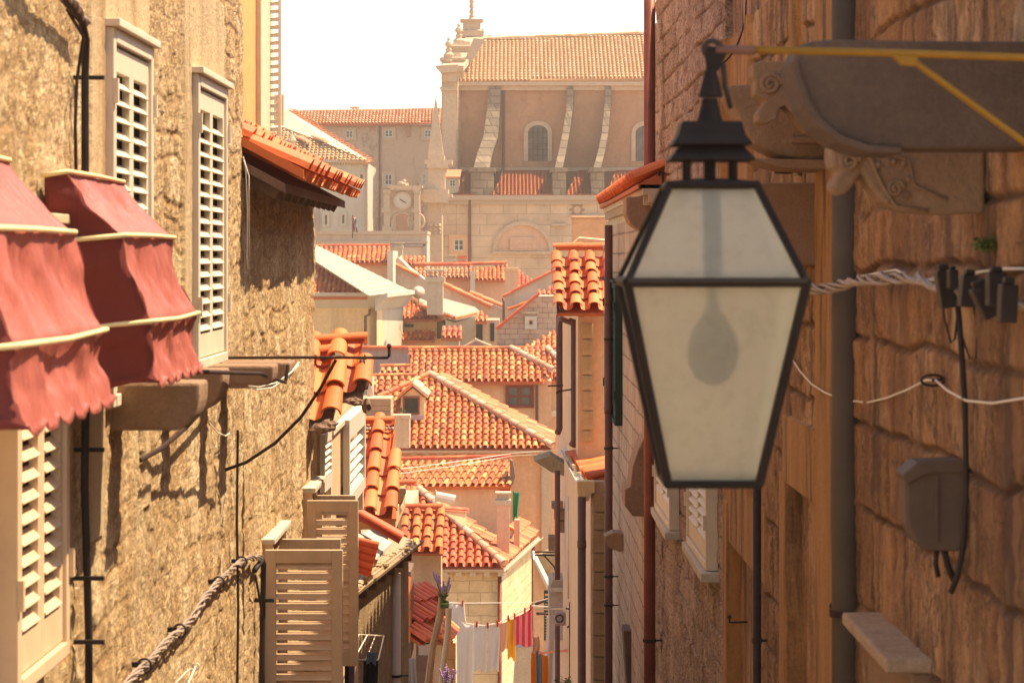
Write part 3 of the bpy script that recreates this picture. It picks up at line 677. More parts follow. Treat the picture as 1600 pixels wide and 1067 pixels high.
# ---- cables on the left wall
def wavy(p0, p1, n, amp, X, sd=0, sag=0.0):
    rnd = random.Random(sd); out = []
    for i in range(n + 1):
        t = i / n; p = V(p0).lerp(V(p1), t); p.z += -sag * 4 * t * (1 - t) + rnd.uniform(-amp, amp); p.y += rnd.uniform(-amp, amp); out.append(p)
    return out
def braid(path, R0, r, k, turns, mat, name, label, cat='cable', parent=None):
    """k strands twisted round a path"""
    path = [V(p) for p in path]; L = [0]
    for i in range(1, len(path)): L.append(L[-1] + (path[i] - path[i - 1]).length)
    N = max(60, int(turns * 14)); mb = MB(); rnd = random.Random(5)
    for s in range(k):
        pts = []; ph = 2 * math.pi * s / k; wv = rnd.uniform(0.8, 1.25)
        for i in range(N + 1):
            l = L[-1] * i / N; j = max(jj for jj in range(len(L)) if L[jj] <= l + 1e-9); j = min(j, len(path) - 2)
            t = (l - L[j]) / (L[j + 1] - L[j]); p = path[j].lerp(path[j + 1], t); d = (path[j + 1] - path[j]).normalized()
            a = d.cross(V((1, 0, 0))).normalized(); b = d.cross(a)
            q = ph + turns * wv * 2 * math.pi * i / N; rr = R0 * (0.85 + 0.35 * math.sin(i * 0.21 + s * 2))
            pts.append(p + a * math.cos(q) * rr + b * math.sin(q) * rr)
        mb.tube(pts, r, 6)
    return one(mb, name, M[mat], label, cat, smooth=True) if parent is None else build(mb, name, M[mat], parent, smooth=True)
T = thing('power_cable', 'thick black cable bending down the left wall beside the first white window', 'cable')
Yc = YL(112); xw = XL(Yc)
mb = MB(); mb.tube([(xw + .05, Yc - 1.0, zat(8, Yc) + .06), (xw + .055, Yc - .45, zat(20, Yc)), (xw + .055, Yc - .12, zat(38, Yc)), (xw + .05, Yc - .01, zat(62, Yc)), (xw + .045, Yc, zat(120, Yc)), (xw + .042, Yc + .02, zat(300, Yc)), (xw + .04, Yc + .04, zat(640, Yc)), (xw + .04, Yc + .02, zat(760, Yc)), (xw + .04, Yc + .07, zat(900, Yc)), (xw + .04, Yc + .1, zat(1000, Yc)), (xw + .04, Yc + .1, zat(1120, Yc))], 0.0135, 10)
mb.tube([(xw + .04, Yc - .3, zat(30, Yc)), (xw + .05, Yc - .06, zat(60, Yc)), (xw + .03, Yc - .07, zat(130, Yc)), (xw + .03, Yc - .1, zat(200, Yc)), (xw + .03, Yc - .08, zat(300, Yc))], 0.006)
build(mb, 'sheath', M['black'], T, smooth=True)
for py in (123, 708, 910, 1010):
    mb = MB(); z = zat(py, Yc); mb.obox((xw - .02, Yc + .05, z), (.12, 0, 0), (0, .02, 0), (0, 0, .014)); build(mb, 'clamp', M['black'], T)
braid([(xw + .06, Yc - 1.25, zat(-6, Yc) + .05), (xw + .06, Yc - .7, zat(12, Yc)), (xw + .06, Yc - .3, zat(22, Yc)), (xw + .055, Yc - .05, zat(40, Yc))], 0.012, 0.006, 5, 5, 'cable', 'cable_bundle', 'grey twisted cable bundle at the top left corner')
T = thing('cable_bundle', 'long twisted pale cable bundle climbing the lower left wall', 'cable')
pth = [(XL(YL(px)) + .05, YL(px), zat(py, YL(px))) for px, py in ((165, 1090), (182, 1064), (205, 1040), (240, 1005), (262, 985), (285, 965), (302, 935), (325, 910), (345, 890), (362, 878), (378, 872), (393, 871))]
braid(pth, 0.0135, 0.0050, 5, 8, 'cable', 'strands', '', parent=T)
for i in (2, 4, 7, 9):
    mb = MB(); c = V(pth[i]); mb.torus(c, .028, .005, (1, 0, 0), (0, .3, .95), 14, 5); mb.obox(c - V((.06, .01, .004)), (.05, 0, 0), (0, .02, 0), (0, 0, .02)); build(mb, 'cable_tie', M['black'], T)
T = thing('power_cable', 'thick black cable hanging left of the open shutters', 'cable'); Yd = YL(398); xd = XL(Yd)
mb = MB(); mb.tube([(xd + .03, Yd - .3, zat(880, Yd)), (xd + .05, Yd - .08, zat(871, Yd)), (xd + .05, Yd, zat(880, Yd)), (xd + .045, Yd, zat(950, Yd)), (xd + .045, Yd - .03, zat(1040, Yd)), (xd + .045, Yd - .04, zat(1120, Yd))], 0.016, 8)
mb.tube([(xd + .04, Yd - .35, zat(885, Yd)), (xd + .04, Yd - .15, zat(925, Yd)), (xd + .045, Yd - .03, zat(960, Yd))], 0.007); build(mb, 'sheath', M['black'], T, smooth=True)
mb = MB(); mb.obox((xd - .02, Yd - .02, zat(940, Yd)), (.13, 0, 0), (0, .03, 0), (0, 0, .02)); build(mb, 'clamp', M['black'], T)
Ye = YL(361); mb = MB(); mb.tube([(XL(Ye) + .035, Ye, zat(672, Ye)), (XL(Ye) + .03, Ye, zat(820, Ye)), (XL(Ye) + .035, Ye + .02, zat(950, Ye)), (XL(Ye) + .03, Ye, zat(1120, Ye))], 0.007)
one(mb, 'thin_cable', M['black'], 'thin black cable dropping down the middle of the left wall', 'cable')
mb = MB(); mb.tube([P(388, 603, 11.9), P(400, 609, 11.9), P(425, 606, 12.0), P(450, 590, 12.1), P(468, 568, 12.2)], 0.004); mb.tube([P(388, 603, 11.9), P(405, 605, 11.9), P(432, 598, 12.0), P(455, 582, 12.1), P(468, 565, 12.2)], 0.004)
one(mb, 'white_wire', M['wire'], 'pair of white wires looping up from the stone shelf', 'wire', smooth=True)
mb = MB(); mb.tube([P(318, 640, 11.6), P(326, 660, 11.7), P(340, 676, 11.8), P(352, 681, 11.9), P(361, 676, 12.1)], 0.0035)
one(mb, 'white_wire', M['wire'], 'short white wire looping to the thin black cable', 'wire', smooth=True)
mb = MB(); mb.tube([P(262, 1080, 10.3), P(290, 1050, 10.45), P(306, 1040, 10.5), P(296, 1062, 10.4), P(290, 1080, 10.3)], 0.0035); mb.torus(P(306, 1041, 10.5), .014, .003, (1, 0, 0), (0, 0, 1))
one(mb, 'white_wire', M['wire'], 'white wires hooked on the wall at the bottom edge', 'wire', smooth=True)
mb = MB(); mb.tube([P(380, 245, 12.95), P(384, 262, 12.95), P(387, 330, 12.95), P(386, 400, 12.95), P(388, 420, 12.95)], 0.004); mb.tube([P(381, 250, 12.93), P(389, 275, 12.93), P(390, 400, 12.93)], 0.003)
one(mb, 'white_wire', M['wire'], 'thin white wires down the corner below the eave', 'wire', smooth=True)

# ---- eave and roof of the lower stone house
Ya, Yb = 12.98, 17.15
def eavept(Y, dx, zz): return V((XL(Y) + dx, Y, zz))
ez = 0.408; pit = math.tan(R(28))
mb = MB()
for Y0, Y1 in ((Ya, Yb),):
    o = eavept(Y0, 0.23, ez - 0.02); mb.prism([o, o + V((-1.6, 0, 1.6 * pit)), o + V((-1.6, 0, 1.6 * pit - .05)), o + V((0, 0, -.05))], V((XL(Y1) - XL(Y0), Y1 - Y0, 0)))
rf = build(mb, 'roof', M['wood_dark'], A2)
mb = MB(); tl = MB(); rnd = random.Random(3)
w = 0.205; nC = int((Yb - Ya) / w)
nrm = V((math.sin(R(28)), 0, math.cos(R(28)))); dd = V((math.cos(R(28)), 0, -math.sin(R(28)))); aa = V((0, 1, 0))
for c in range(nC + 1):
    Y = Ya + w * (c + .4)
    for r in range(5):
        o = eavept(Y, 0.325, ez) - dd * (r * 0.34) + V((0, rnd.uniform(-.01, .01), 0)) + nrm * rnd.uniform(0, .01) + dd * rnd.uniform(-.02, .02)
        barrel(tl, o + nrm * .03, dd, aa, nrm, .38, .078, .062, .03, 0, 6, 0.012)
        if c < nC: barrel(tl, o + aa * w / 2, dd, aa, -nrm, .38, .068, .075, -.045, -.03, 6, 0.012)
build(tl, 'roof_tiles', M['tile_near'], rf, recalc=False)
# verge facing the camera: flat orange end boards
mb = MB(); o = eavept(Ya - .02, 0.33, ez + .005); mb.prism([o, o + V((-.62, 0, .62 * pit)), o + V((-.62, 0, .62 * pit + .05)), o + V((0, 0, .05))], (0, .05, 0)); build(mb, 'verge', M['tile_near'], A2)
mb = MB()
for k in range(11):
    Y = Ya + 0.12 + k * 0.39; o = eavept(Y, 0.19, ez - 0.05); mb.prism([o, o + V((-.36, 0, .36 * pit)), o + V((-.36, 0, .36 * pit - .07)), o + V((-.03, 0, -.05))], (0, .07, 0))
build(mb, 'rafters', M['wood_dark'], A2)
# ---- ochre building with open shutters behind the corner
T = thing('ochre_building', 'tall ochre building behind the rough stone wall, top left', 'building')
mb = MB(); mb.box(-5, -2.20, 18.2, 21.9, -7, 4.5); build(mb, 'wall', M['plaster_ochre'], T)
mb = MB(); mb.box(-2.20, -2.155, 20.75, 21.85, -0.5, 3.5); build(mb, 'window_frame', M['shutter_brown'], T)
for xx, Y, w_ in ((-2.235, 20.2, 0.10),):
    pass
lm = leaf((-2.215, 21.6, 0.86), (1, 0, 0), (0, -1, 0), 0.155, 1.7, st=0.025, th=0.04, pitch=0.07, rails=(0.06, 0.1)); build(lm, 'shutter', M['shutter_cream'], T)
lm = leaf((-2.235, 18.9, 0.50), (1, 0, 0), (0, -1, 0), 0.10, 2.2, st=0.02, th=0.04, pitch=0.09); build(lm, 'shutter', M['shutter_cream'], T)

# ---- open shutters low on the left (belong to two windows of the lower house)
def open_shutter(parent, px0, px1, py0, Y, h, mat, slatmat=None, pitch=0.062, mid=0.55):
    a, b = P(px0, py0, Y), P(px1, py0, Y)
    lm = leaf((a.x, Y, a.z - h), (1, 0, 0), (0, -1, 0), b.x - a.x, h, st=0.062, th=0.035, pitch=pitch, rails=(0.075, 0.1), mid=mid)
    return build(lm, 'shutter', M[mat], parent, bevel=0.003)
W1 = thing('window_shutters', 'nearest open tan louvred shutters standing out from the left wall', 'shutters')
open_shutter(W1, 415, 536, 858, YL(410) - .05, 1.15, 'shutter_brown', pitch=0.058, mid=None)
open_shutter(W1, 434, 533, 841, YL(410) + .9, 1.15, 'shutter_brown', mid=None)
mb = MB(); Y = YL(410); mb.box(XL(Y) - .02, XL(Y) + .075, Y - .02, Y + 1.0, zat(850, Y), zat(850, Y) + .03); build(mb, 'lintel', M['white_stone'], W1, bevel=.004)
mb = MB(); mb.box(XL(Y) - .02, XL(Y) + .06, Y - .0, Y + .05, zat(850, Y) - 1.3, zat(850, Y)); mb.box(XL(Y) - .02, XL(Y) + .05, Y + .93, Y + .98, zat(850, Y) - 1.3, zat(850, Y)); build(mb, 'window_frame', M['shutter_brown'], W1)
W2 = thing('window_shutters', 'second open louvred shutters, behind the nearest tan pair on the left', 'shutters')
open_shutter(W2, 480, 560, 781, YL(474) - .05, 1.12, 'shutter_brown', pitch=0.06)
open_shutter(W2, 490, 556, 773, YL(474) + .85, 1.12, 'shutter_brown')
mb = MB(); Y = YL(474); mb.box(XL(Y) - .02, XL(Y) + .085, Y - .02, Y + .9, zat(770, Y), zat(770, Y) + .035); build(mb, 'lintel', M['white_stone'], W2, bevel=.004)
mb = MB(); mb.box(XL(Y) - .02, XL(Y) + .06, Y, Y + .05, zat(770, Y) - 1.2, zat(770, Y)); build(mb, 'window_frame', M['shutter_brown'], W2)
# ================================================================ RIGHT SIDE
B = thing('stone_house', 'dark weathered stone house on the right behind the street lamp', 'house')
def zr(py, px): return zat(py, YR(px))
zb_ = [(9.35, 10.03, -2.6, 2.0, 0.015, 1, .5), (11.05, 11.30, -2.6, -1.0, 0.012, 1, .5), (10.0, 11.08, -1.03, -0.72, 0.022, 1, .7), (10.05, 11.02, -2.6, -1.03, -0.11, 1, .3),
       (10.85, 11.05, 0.12, 2.0, 0.0, 1, .6), (10.55, 10.84, 0.40, 2.0, -0.03, 1, .5), (12.55, 12.72, -1.5, 2.0, 0.03, 1, .8), (12.75, 13.95, 0.4, 2.0, -0.02, 1, .8), (13.95, 14.15, 0.3, 2.0, 0.035, 1, .9),
       (11.95, 13.9, -1.62, -1.25, 0.01, 1, .6), (12.15, 13.75, -3.0, -1.62, -0.13, 1, .3), (13.76, 14.0, -3.0, -1.4, 0.02, 1, .4), (8.95, 9.0, -2.5, 2.0, 0.0, 0, .2), (9.05, 9.30, -2.5, .35, -.02, 1, .2)]
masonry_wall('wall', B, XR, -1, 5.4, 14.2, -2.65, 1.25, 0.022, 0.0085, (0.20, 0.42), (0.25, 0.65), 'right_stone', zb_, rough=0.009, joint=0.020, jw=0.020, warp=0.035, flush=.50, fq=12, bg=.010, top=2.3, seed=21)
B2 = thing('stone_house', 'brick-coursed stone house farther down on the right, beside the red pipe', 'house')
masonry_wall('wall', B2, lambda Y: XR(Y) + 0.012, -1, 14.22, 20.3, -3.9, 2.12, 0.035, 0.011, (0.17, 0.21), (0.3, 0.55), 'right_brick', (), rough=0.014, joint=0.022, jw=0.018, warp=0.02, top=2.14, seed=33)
wall_window(B2, lambda Y: XR(Y) + .012, -1, YR(1119), YR(1087), -1.90, -0.55, 'shutter_cream', label='nearer white louvred window low on the right wall')
wall_window(B2, lambda Y: XR(Y) + .012, -1, YR(1059), YR(1034), -2.0, -0.65, 'shutter_cream', label='farther white louvred window low on the right wall')
for (a, b, z) in ((YR(1119) - .08, YR(1087) + .08, -1.90), (YR(1059) - .08, YR(1034) + .1, -2.0)):
    mb = MB(); mb.box(XR(a) - .10, XR(a) + .05, a, b, z - .06, z - .005); build(mb, 'sill', M['white_stone'], B2, bevel=.005)
mb = MB(); a, b = YR(1452), YR(1372)
mb.box(XR(a) - .135, XR(a) + .08, a, b, zat(1052, a) - .0, zat(1052, a) + .045)
build(mb, 'sill', M['ledge'], B, bevel=.01, label='pale stone window ledge at the bottom right')
mb = MB(); mb.box(XR(a) - .05, XR(a) + .03, a + .04, b - .04, zat(1052, a) - .65, zat(1052, a) - .004); build(mb, 'apron', M['block'], B, bevel=.01)
# smooth stone blocks standing out
def block(px0, px1, py0, py1, Y, dep, mat, label, bev=.012):
    mb = MB(); mb.pbox(px0, px1, py0, py1, Y, dep); return one(mb, 'stone_block', M[mat], label, 'stone block', 'stone blocks on the right wall', bevel=bev)
block(1178, 1305, 286, 415, 10.1, 0.45, 'block', 'brown square stone block between the lamp and the grey pipe')
mb = MB(); mb.pprism([(978, 308), (1024, 306), (1024, 362), (1000, 360), (985, 350), (978, 335)], 19.2, .5); one(mb, 'stone_block', M['corbel'], 'dark stone corbel left of the lamp top beside the red pipe', 'stone block', 'stone blocks on the right wall', bevel=.015)
mb = MB(); mb.prism([P(x, y, 20.35) for x, y in ((1022, 655), (1012, 672), (998, 700), (988, 730), (985, 760), (976, 764), (976, 790), (988, 806), (1022, 808))], (0, .6, 0)); one(mb, 'stone_block', M['corbel'], 'curved stone bracket low beside the red pipe, left of the lamp foot', 'stone block', 'stone blocks on the right wall', bevel=.01)
mb = MB(); mb.pprism([(944, 838), (958, 832), (982, 834), (982, 858), (968, 862), (952, 856)], 24, .3); one(mb, 'stone_block', M['corbel'], 'small stone ledge behind the brown pipe on the right house', 'stone block', 'stone blocks on the right wall', bevel=.01)
mb = MB(); mb.pprism([(974, 985), (1012, 985), (1012, 1075), (980, 1075)], 22.5, .4); one(mb, 'stone_block', M['slab'], 'dark stone block at the bottom edge left of the red pipe', 'stone block', 'stone blocks on the right wall', bevel=.01)
# curved-edge slab and its corbels
def arc(pts): return pts
sl = [(1262, 64), (1300, 62), (1420, 64), (1760, 66), (1760, 232), (1400, 232), (1345, 228), (1300, 212), (1268, 186), (1248, 155), (1236, 120), (1231, 92), (1240, 70)]
T = thing('balcony_slab', 'thick dark stone slab with quarter-round edge behind the lamp bracket', 'stone slab')
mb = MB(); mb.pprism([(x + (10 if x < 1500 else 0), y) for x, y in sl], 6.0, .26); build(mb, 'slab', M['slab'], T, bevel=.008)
mb = MB(); mb.pprism([(x + 10, y) for x, y in ((1228, 96), (1236, 130), (1248, 165), (1268, 196), (1300, 222), (1345, 238), (1400, 240), (1400, 230), (1345, 226), (1302, 209), (1272, 182), (1254, 152), (1243, 118), (1238, 92))], 5.985, .29); build(mb, 'moulding', M['slab'], T, bevel=.004)
def scroll(mb, c, r, tube, turns, Y, flip=1):
    pts = []
    for i in range(int(turns * 14) + 1):
        a = i / 14 * 2 * math.pi; rr = r * (1 - i / (turns * 14) * 0.86); p = P(c[0], c[1], Y); pts.append(p + V((flip * math.cos(a) * rr, -0.004, math.sin(a) * rr)))
    mb.tube(pts, tube, 6)
C1 = thing('carved_corbel', 'nearest carved scroll corbel under the dark stone slab', 'corbel', 'carved stone corbels on the right wall')
Yk = 6.62
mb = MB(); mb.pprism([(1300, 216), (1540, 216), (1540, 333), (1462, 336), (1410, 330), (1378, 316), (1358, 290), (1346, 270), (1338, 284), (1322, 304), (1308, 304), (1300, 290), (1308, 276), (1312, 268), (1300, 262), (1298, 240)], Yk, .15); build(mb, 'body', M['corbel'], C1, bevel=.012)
mb = MB(); scroll(mb, (1327, 252), .030, .0075, 2.0, Yk); scroll(mb, (1399, 295), .024, .006, 1.8, Yk); scroll(mb, (1413, 308), .014, .0035, 1.5, Yk)
mb.tube([P(1340, 232, Yk) + V((0, -.005, 0)), P(1360, 248, Yk) + V((0, -.005, 0)), P(1376, 285, Yk) + V((0, -.005, 0)), P(1398, 322, Yk) + V((0, -.005, 0)), P(1450, 330, Yk) + V((0, -.005, 0))], .0055, 6)
mb.tube([P(1306, 236, Yk) + V((0, -.005, 0)), P(1370, 236, Yk) + V((0, -.005, 0)), P(1420, 250, Yk) + V((0, -.005, 0)), P(1428, 290, Yk) + V((0, -.005, 0)), P(1480, 312, Yk) + V((0, -.005, 0))], .0045, 6); build(mb, 'scrollwork', M['corbel'], C1, smooth=True)
mb = MB()
for x, y in ((1372, 258), (1388, 252), (1396, 253), (1412, 256), (1385, 313), (1420, 280)): mb.blob(P(x, y, Yk) + V((0, -.004, 0)), .009, .006, .009, x)
build(mb, 'beads', M['corbel'], C1, smooth=True)
mb = MB(); mb.pprism([(1294, 214), (1760, 214), (1760, 224), (1294, 224)], Yk - .02, .26)
C2 = thing('carved_corbel', 'farther carved scroll corbel above the brown block, right of the lamp cap', 'corbel', 'carved stone corbels on the right wall')
Yk = 9.3
mb = MB(); mb.pprism([(1176, 100), (1188, 96), (1330, 96), (1330, 222), (1290, 216), (1262, 206), (1240, 180), (1226, 165), (1218, 170), (1214, 186), (1198, 194), (1184, 190), (1184, 176), (1196, 158), (1180, 148), (1180, 124), (1176, 120)], Yk, .18); build(mb, 'body', M['corbel'], C2, bevel=.014)
mb = MB(); scroll(mb, (1204, 132), .042, .011, 2.0, Yk); mb.tube([P(1222, 118, Yk) + V((0, -.006, 0)), P(1242, 140, Yk) + V((0, -.006, 0)), P(1262, 180, Yk) + V((0, -.006, 0)), P(1300, 212, Yk) + V((0, -.006, 0))], .010, 6); build(mb, 'scrollwork', M['corbel'], C2, smooth=True)
T = thing('stone_cornice', 'moulded stone cornice block between the lamp cap and the scroll corbel', 'cornice')
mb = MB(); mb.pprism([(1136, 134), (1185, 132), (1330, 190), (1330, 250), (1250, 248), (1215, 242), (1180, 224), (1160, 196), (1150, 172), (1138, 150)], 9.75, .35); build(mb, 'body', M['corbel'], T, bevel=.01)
mb = MB(); mb.pprism([(1178, 248), (1330, 250), (1330, 266), (1230, 264), (1195, 256)], 9.66, .4); mb.pprism([(1236, 214), (1330, 218), (1330, 226), (1236, 224)], 9.71, .1); build(mb, 'moulding', M['block'], T, bevel=.006)

# ---- drain pipes of the right side
def vpipe(px, py0, py1, Y, rad, mat, label, joints=(), clamp=(), foot=False, out=None):
    T = thing('drain_pipe', label, 'pipe', 'drain pipes'); x = P(px, 0, Y).x; z0, z1 = zat(py0, Y), (gz(Y) + .05 if py1 is None else zat(py1, Y))
    mb = MB(); mb.tube([(x, Y, z0), (x, Y, z1)] + ([(x - .03, Y - .04, z1 - .06)] if foot else []), rad, 16); build(mb, 'pipe', M[mat], T, smooth=True)
    for py in joints:
        mb = MB(); z = zat(py, Y); mb.tube([(x, Y, z - .04), (x, Y, z + .04)], rad * 1.12, 16); build(mb, 'joint', M[mat], T, smooth=True)
    for py in clamp:
        mb = MB(); z = zat(py, Y); mb.tube([(x, Y, z - .013), (x, Y, z + .013)], rad * 1.18, 16); mb.box(x, x + rad * 2.4, Y - .008, Y + .008, z - .006, z + .006); build(mb, 'clamp', M['iron'], T)
    return T
Yp = 9.05; vpipe(1322, -60, None, Yp, .0535, 'pipe_grey', 'broad dark grey pipe in front of the right wall, full height', clamp=(957,))
vpipe(1015, -90, None, 19.4, .047, 'pipe_red', 'rusty red-brown pipe rising into the sky behind the lamp', clamp=(1000, 560))
vpipe(951, 352, None, 25.0, .042, 'pipe_brown', 'tall brown pipe beside the green louvred shutter', joints=(470, 640), clamp=(530, 700, 900, 945))
vpipe(1183, 755, None, 11.5, .020, 'black', 'black cable duct running down from under the lamp', clamp=(1000,))
# hook irons, bracket, electricity meter
T = thing('electric_meter', 'grey-brown plastic electricity meter box on the right wall', 'meter box'); Y = 6.9
mb = MB(); mb.pprism([(1414, 744), (1436, 726), (1500, 722), (1512, 730), (1512, 835), (1500, 862), (1450, 860), (1430, 848), (1416, 820)], Y, .12); build(mb, 'body', M['meter'], T, bevel=.010)
mb = MB(); mb.pprism([(1410, 742), (1434, 722), (1504, 719), (1516, 728), (1514, 740), (1462, 738), (1440, 745), (1418, 758)], Y - .012, .145); build(mb, 'cover', M['meter'], T, bevel=.006)
mb = MB(); mb.pprism([(1462, 745), (1466, 745), (1466, 845), (1462, 845)], Y - .008, .02); build(mb, 'seam', M['meter'], T)
mb = MB(); mb.tube([P(1464, 858, Y + .05), P(1462, 880, Y + .05), P(1466, 900, Y + .06)], .008); mb.tube([P(1476, 858, Y + .05), P(1480, 880, Y + .05), P(1490, 905, Y + .07)], .010); build(mb, 'conduit', M['black'], T, smooth=True)
T = thing('power_cable', 'black cable hanging from the connectors past the meter box', 'cable')
Y = 6.75; mb = MB(); mb.tube([P(1496, 470, Y), P(1502, 540, Y), P(1508, 640, Y + .05), P(1510, 760, Y + .08), P(1506, 850, Y + .1), P(1496, 900, Y + .1), P(1486, 925, Y + .12)], .009); build(mb, 'sheath', M['black'], T, smooth=True)
mb = MB(); mb.tube([P(1470, 450, Y), P(1476, 500, Y), P(1486, 536, Y), P(1492, 530, Y), P(1496, 490, Y)], .0035); mb.tube([P(1505, 530, Y), P(1515, 560, Y), P(1525, 560, Y), P(1528, 520, Y), P(1520, 470, Y)], .003); build(mb, 'loop', M['black'], T, smooth=True)
T = thing('cable_bundle', 'thick twisted cables with black connectors crossing the right wall', 'cable')
pth = [(P(x, y, Yq)) for x, y, Yq in ((1245, 440, 9.4), (1265, 452, 9.2), (1300, 448, 8.85), (1340, 440, 8.4), (1400, 432, 7.7), (1450, 440, 7.2), (1500, 458, 6.8), (1550, 470, 6.45), (1600, 476, 6.15), (1680, 484, 5.7))]
braid(pth, 0.017, 0.0065, 5, 5, 'cable', 'strands', '', parent=T)
for (x, y, w, h, rot) in ((1478, 452, 26, 58, .15), (1488, 436, 14, 30, 0), (1512, 455, 24, 50, -.1), (1542, 470, 34, 52, .45), (1556, 452, 28, 52, .0), (1574, 474, 26, 60, -.05)):
    mb = MB(); Yq = 1.28 / ((x - CX) / F + .008); c = P(x, y, Yq); s = Yq / F; ux = V((math.cos(rot), 0, math.sin(rot))); uz = V((-math.sin(rot), 0, math.cos(rot)))
    mb.obox(c - ux * w * s / 2 - uz * h * s / 2 - V((0, .03, 0)), ux * w * s, V((0, .06, 0)), uz * h * s)
    mb.obox(c - ux * w * s * .3 + uz * h * s * .5 - V((0, .02, 0)), ux * w * s * .6, V((0, .04, 0)), uz * h * s * .18); build(mb, 'connector', M['black'], T, bevel=.004)
mb = MB(); mb.tube([P(1345, 432, 8.3), P(1400, 422, 7.8), P(1430, 438, 7.4), P(1490, 437, 6.9), P(1530, 425, 6.6), P(1570, 420, 6.35), P(1640, 420, 5.95)], .0042)
one(mb, 'white_wire', M['wire'], 'pale wire running above the twisted cables', 'wire', smooth=True)
mb = MB(); mb.tube([P(1236, 558, 10.8), P(1250, 580, 10.4), P(1268, 600, 10.0), P(1290, 614, 9.6), P(1320, 625, 9.2), P(1355, 629, 8.7), P(1385, 622, 8.2), P(1420, 608, 7.7), P(1446, 594, 7.4), P(1462, 594, 7.2), P(1480, 610, 7.0), P(1510, 626, 6.75), P(1550, 630, 6.5), P(1600, 622, 6.1), P(1650, 612, 5.85)], .0036)
one(mb, 'white_wire', M['wire'], 'pale wire sagging from the lamp past the grey pipe to the hook', 'wire', smooth=True)
mb = MB(); c = P(1457, 594, 7.2); mb.tube([c + V((math.cos(t) * .034, -.005, math.sin(t) * .016)) for t in [i * .42 for i in range(16)]], .0045); mb.tube([c, c + V((.1, .1, 0))], .004)
one(mb, 'wall_hook', M['iron'], 'dark iron ring hook holding the pale wire on the right wall', 'hook')
for px, py, Y, lb in ((1212, 270, 10.9, 'small iron hook above the brown stone block'), (1140, 972, 13.3, 'small iron hook between the low white window and black duct'), (1300, 958, 9.2, 'iron stub left of the pipe clamp')):
    mb = MB(); p = P(px, py, Y); mb.tube([p + V((.1, .02, 0)), p + V((.02, 0, 0)), p, p + V((0, 0, .03))], .006); mb.blob(p + V((0, 0, .03)), .012, .012, .012, px); one(mb, 'wall_hook', M['iron'], lb, 'hook')
mb = MB(); mb.tube([P(1166, -20, 13), P(1165, 30, 12.9), P(1158, 55, 12.9), P(1148, 80, 12.9), P(1135, 95, 12.9), P(1126, 102, 12.9)], .005); one(mb, 'thin_cable', M['black'], 'thin dark cable curving above the lamp neck', 'cable', smooth=True)
mb = MB(); mb.tube([P(1012, 292, 20), P(1034, 292, 19), P(1036, 270, 19), P(1030, 268, 19), P(1030, 275, 19)], .014); one(mb, 'wall_hook', M['iron'], 'curled iron hook beside the red pipe at the lamp top', 'hook')
# plants growing from joints
def sprig(c, n, L, label, mat='leaf', sd=1, cat='plant', name='wall_plant', up=.5):
    rnd = random.Random(sd); mb = MB(); c = V(c)
    for i in range(n):
        d = V((rnd.uniform(-1, .6), rnd.uniform(-.8, .3), rnd.uniform(-.4, 1) + up)).normalized() * L * rnd.uniform(.3, 1); p = c + d
        a = V((rnd.uniform(-1, 1), rnd.uniform(-1, 1), rnd.uniform(-1, 1))).normalized() * L * .16; b = a.cross(d).normalized() * L * .09
        mb.add([p - a, p + b, p + a, p - b], [(0, 1, 2, 3)]); mb.add([c, c + V((.001, 0, 0)), p], [(0, 1, 2)])
    return one(mb, name, M[mat], label, cat, recalc=False)
sprig((XR(6.5) - .02, 6.5, zat(395, 6.5)), 160, .05, 'small green plant growing above the cable connectors')
sprig((XR(6.1) - .02, 6.15, zat(238, 6.15)), 90, .04, 'tiny green plant at the right edge under the slab', sd=4)
sprig((XR(10.6) + .0, 10.6, zat(276, 10.6)), 60, .04, 'tiny plant on the brown stone block by the lamp', sd=6)

# ================================================================ STREET LAMP
Lp = thing('street_lamp', 'black iron lantern with frosted glass hanging from a yellow arm', 'street lamp')
YC = 5.22; sc = YC / F; lx = (1109 - CX) * sc
def lz(py): return -(py - HY) * sc
def lxx(px): return (px - CX) * sc
hm, ht, hb = .187, .092, .097; zt, zm, zb2 = lz(291), lz(440), lz(750)
def post(a, b, r): 
    mb = MB(); d = (V(b) - V(a)); mb.tube([a, b], r, 4); return mb
fr = MB()
for sx_, sy_ in ((-1, -1), (1, -1), (1, 1), (-1, 1)):
    fr.tube([(lx + sx_ * ht, YC + sy_ * ht, zt), (lx + sx_ * hm, YC + sy_ * hm, zm)], .0085, 6)
    fr.tube([(lx + sx_ * hm, YC + sy_ * hm, zm), (lx + sx_ * hb, YC + sy_ * hb, zb2)], .0105, 6)
for h, z, t in ((ht, zt, .010), (hm, zm, .0115), (hb, zb2, .010)):
    for a, b in (((-1, -1), (1, -1)), ((1, -1), (1, 1)), ((1, 1), (-1, 1)), ((-1, 1), (-1, -1))):
        fr.tube([(lx + a[0] * h, YC + a[1] * h, z), (lx + b[0] * h, YC + b[1] * h, z)], t, 6)
build(fr, 'frame', M['iron_lamp'], Lp)
def pane(h0, z0, h1, z1, ax):
    mb = MB(); q = []
    for h, z in ((h0, z0), (h1, z1)):
        for s in (-1, 1):
            if ax == 0: q.append(V((lx + s * h, YC - h, z)))
            elif ax == 1: q.append(V((lx + h, YC + s * h, z)))
            elif ax == 2: q.append(V((lx + s * h, YC + h, z)))
            else: q.append(V((lx - h, YC + s * h, z)))
    c = V((lx, YC, (z0 + z1) / 2)); n = ((q[0] + q[3]) / 2 - c); n.z = 0; n = n.normalized() * -.004
    return mb.prism([q[0], q[1], q[3], q[2]], n)
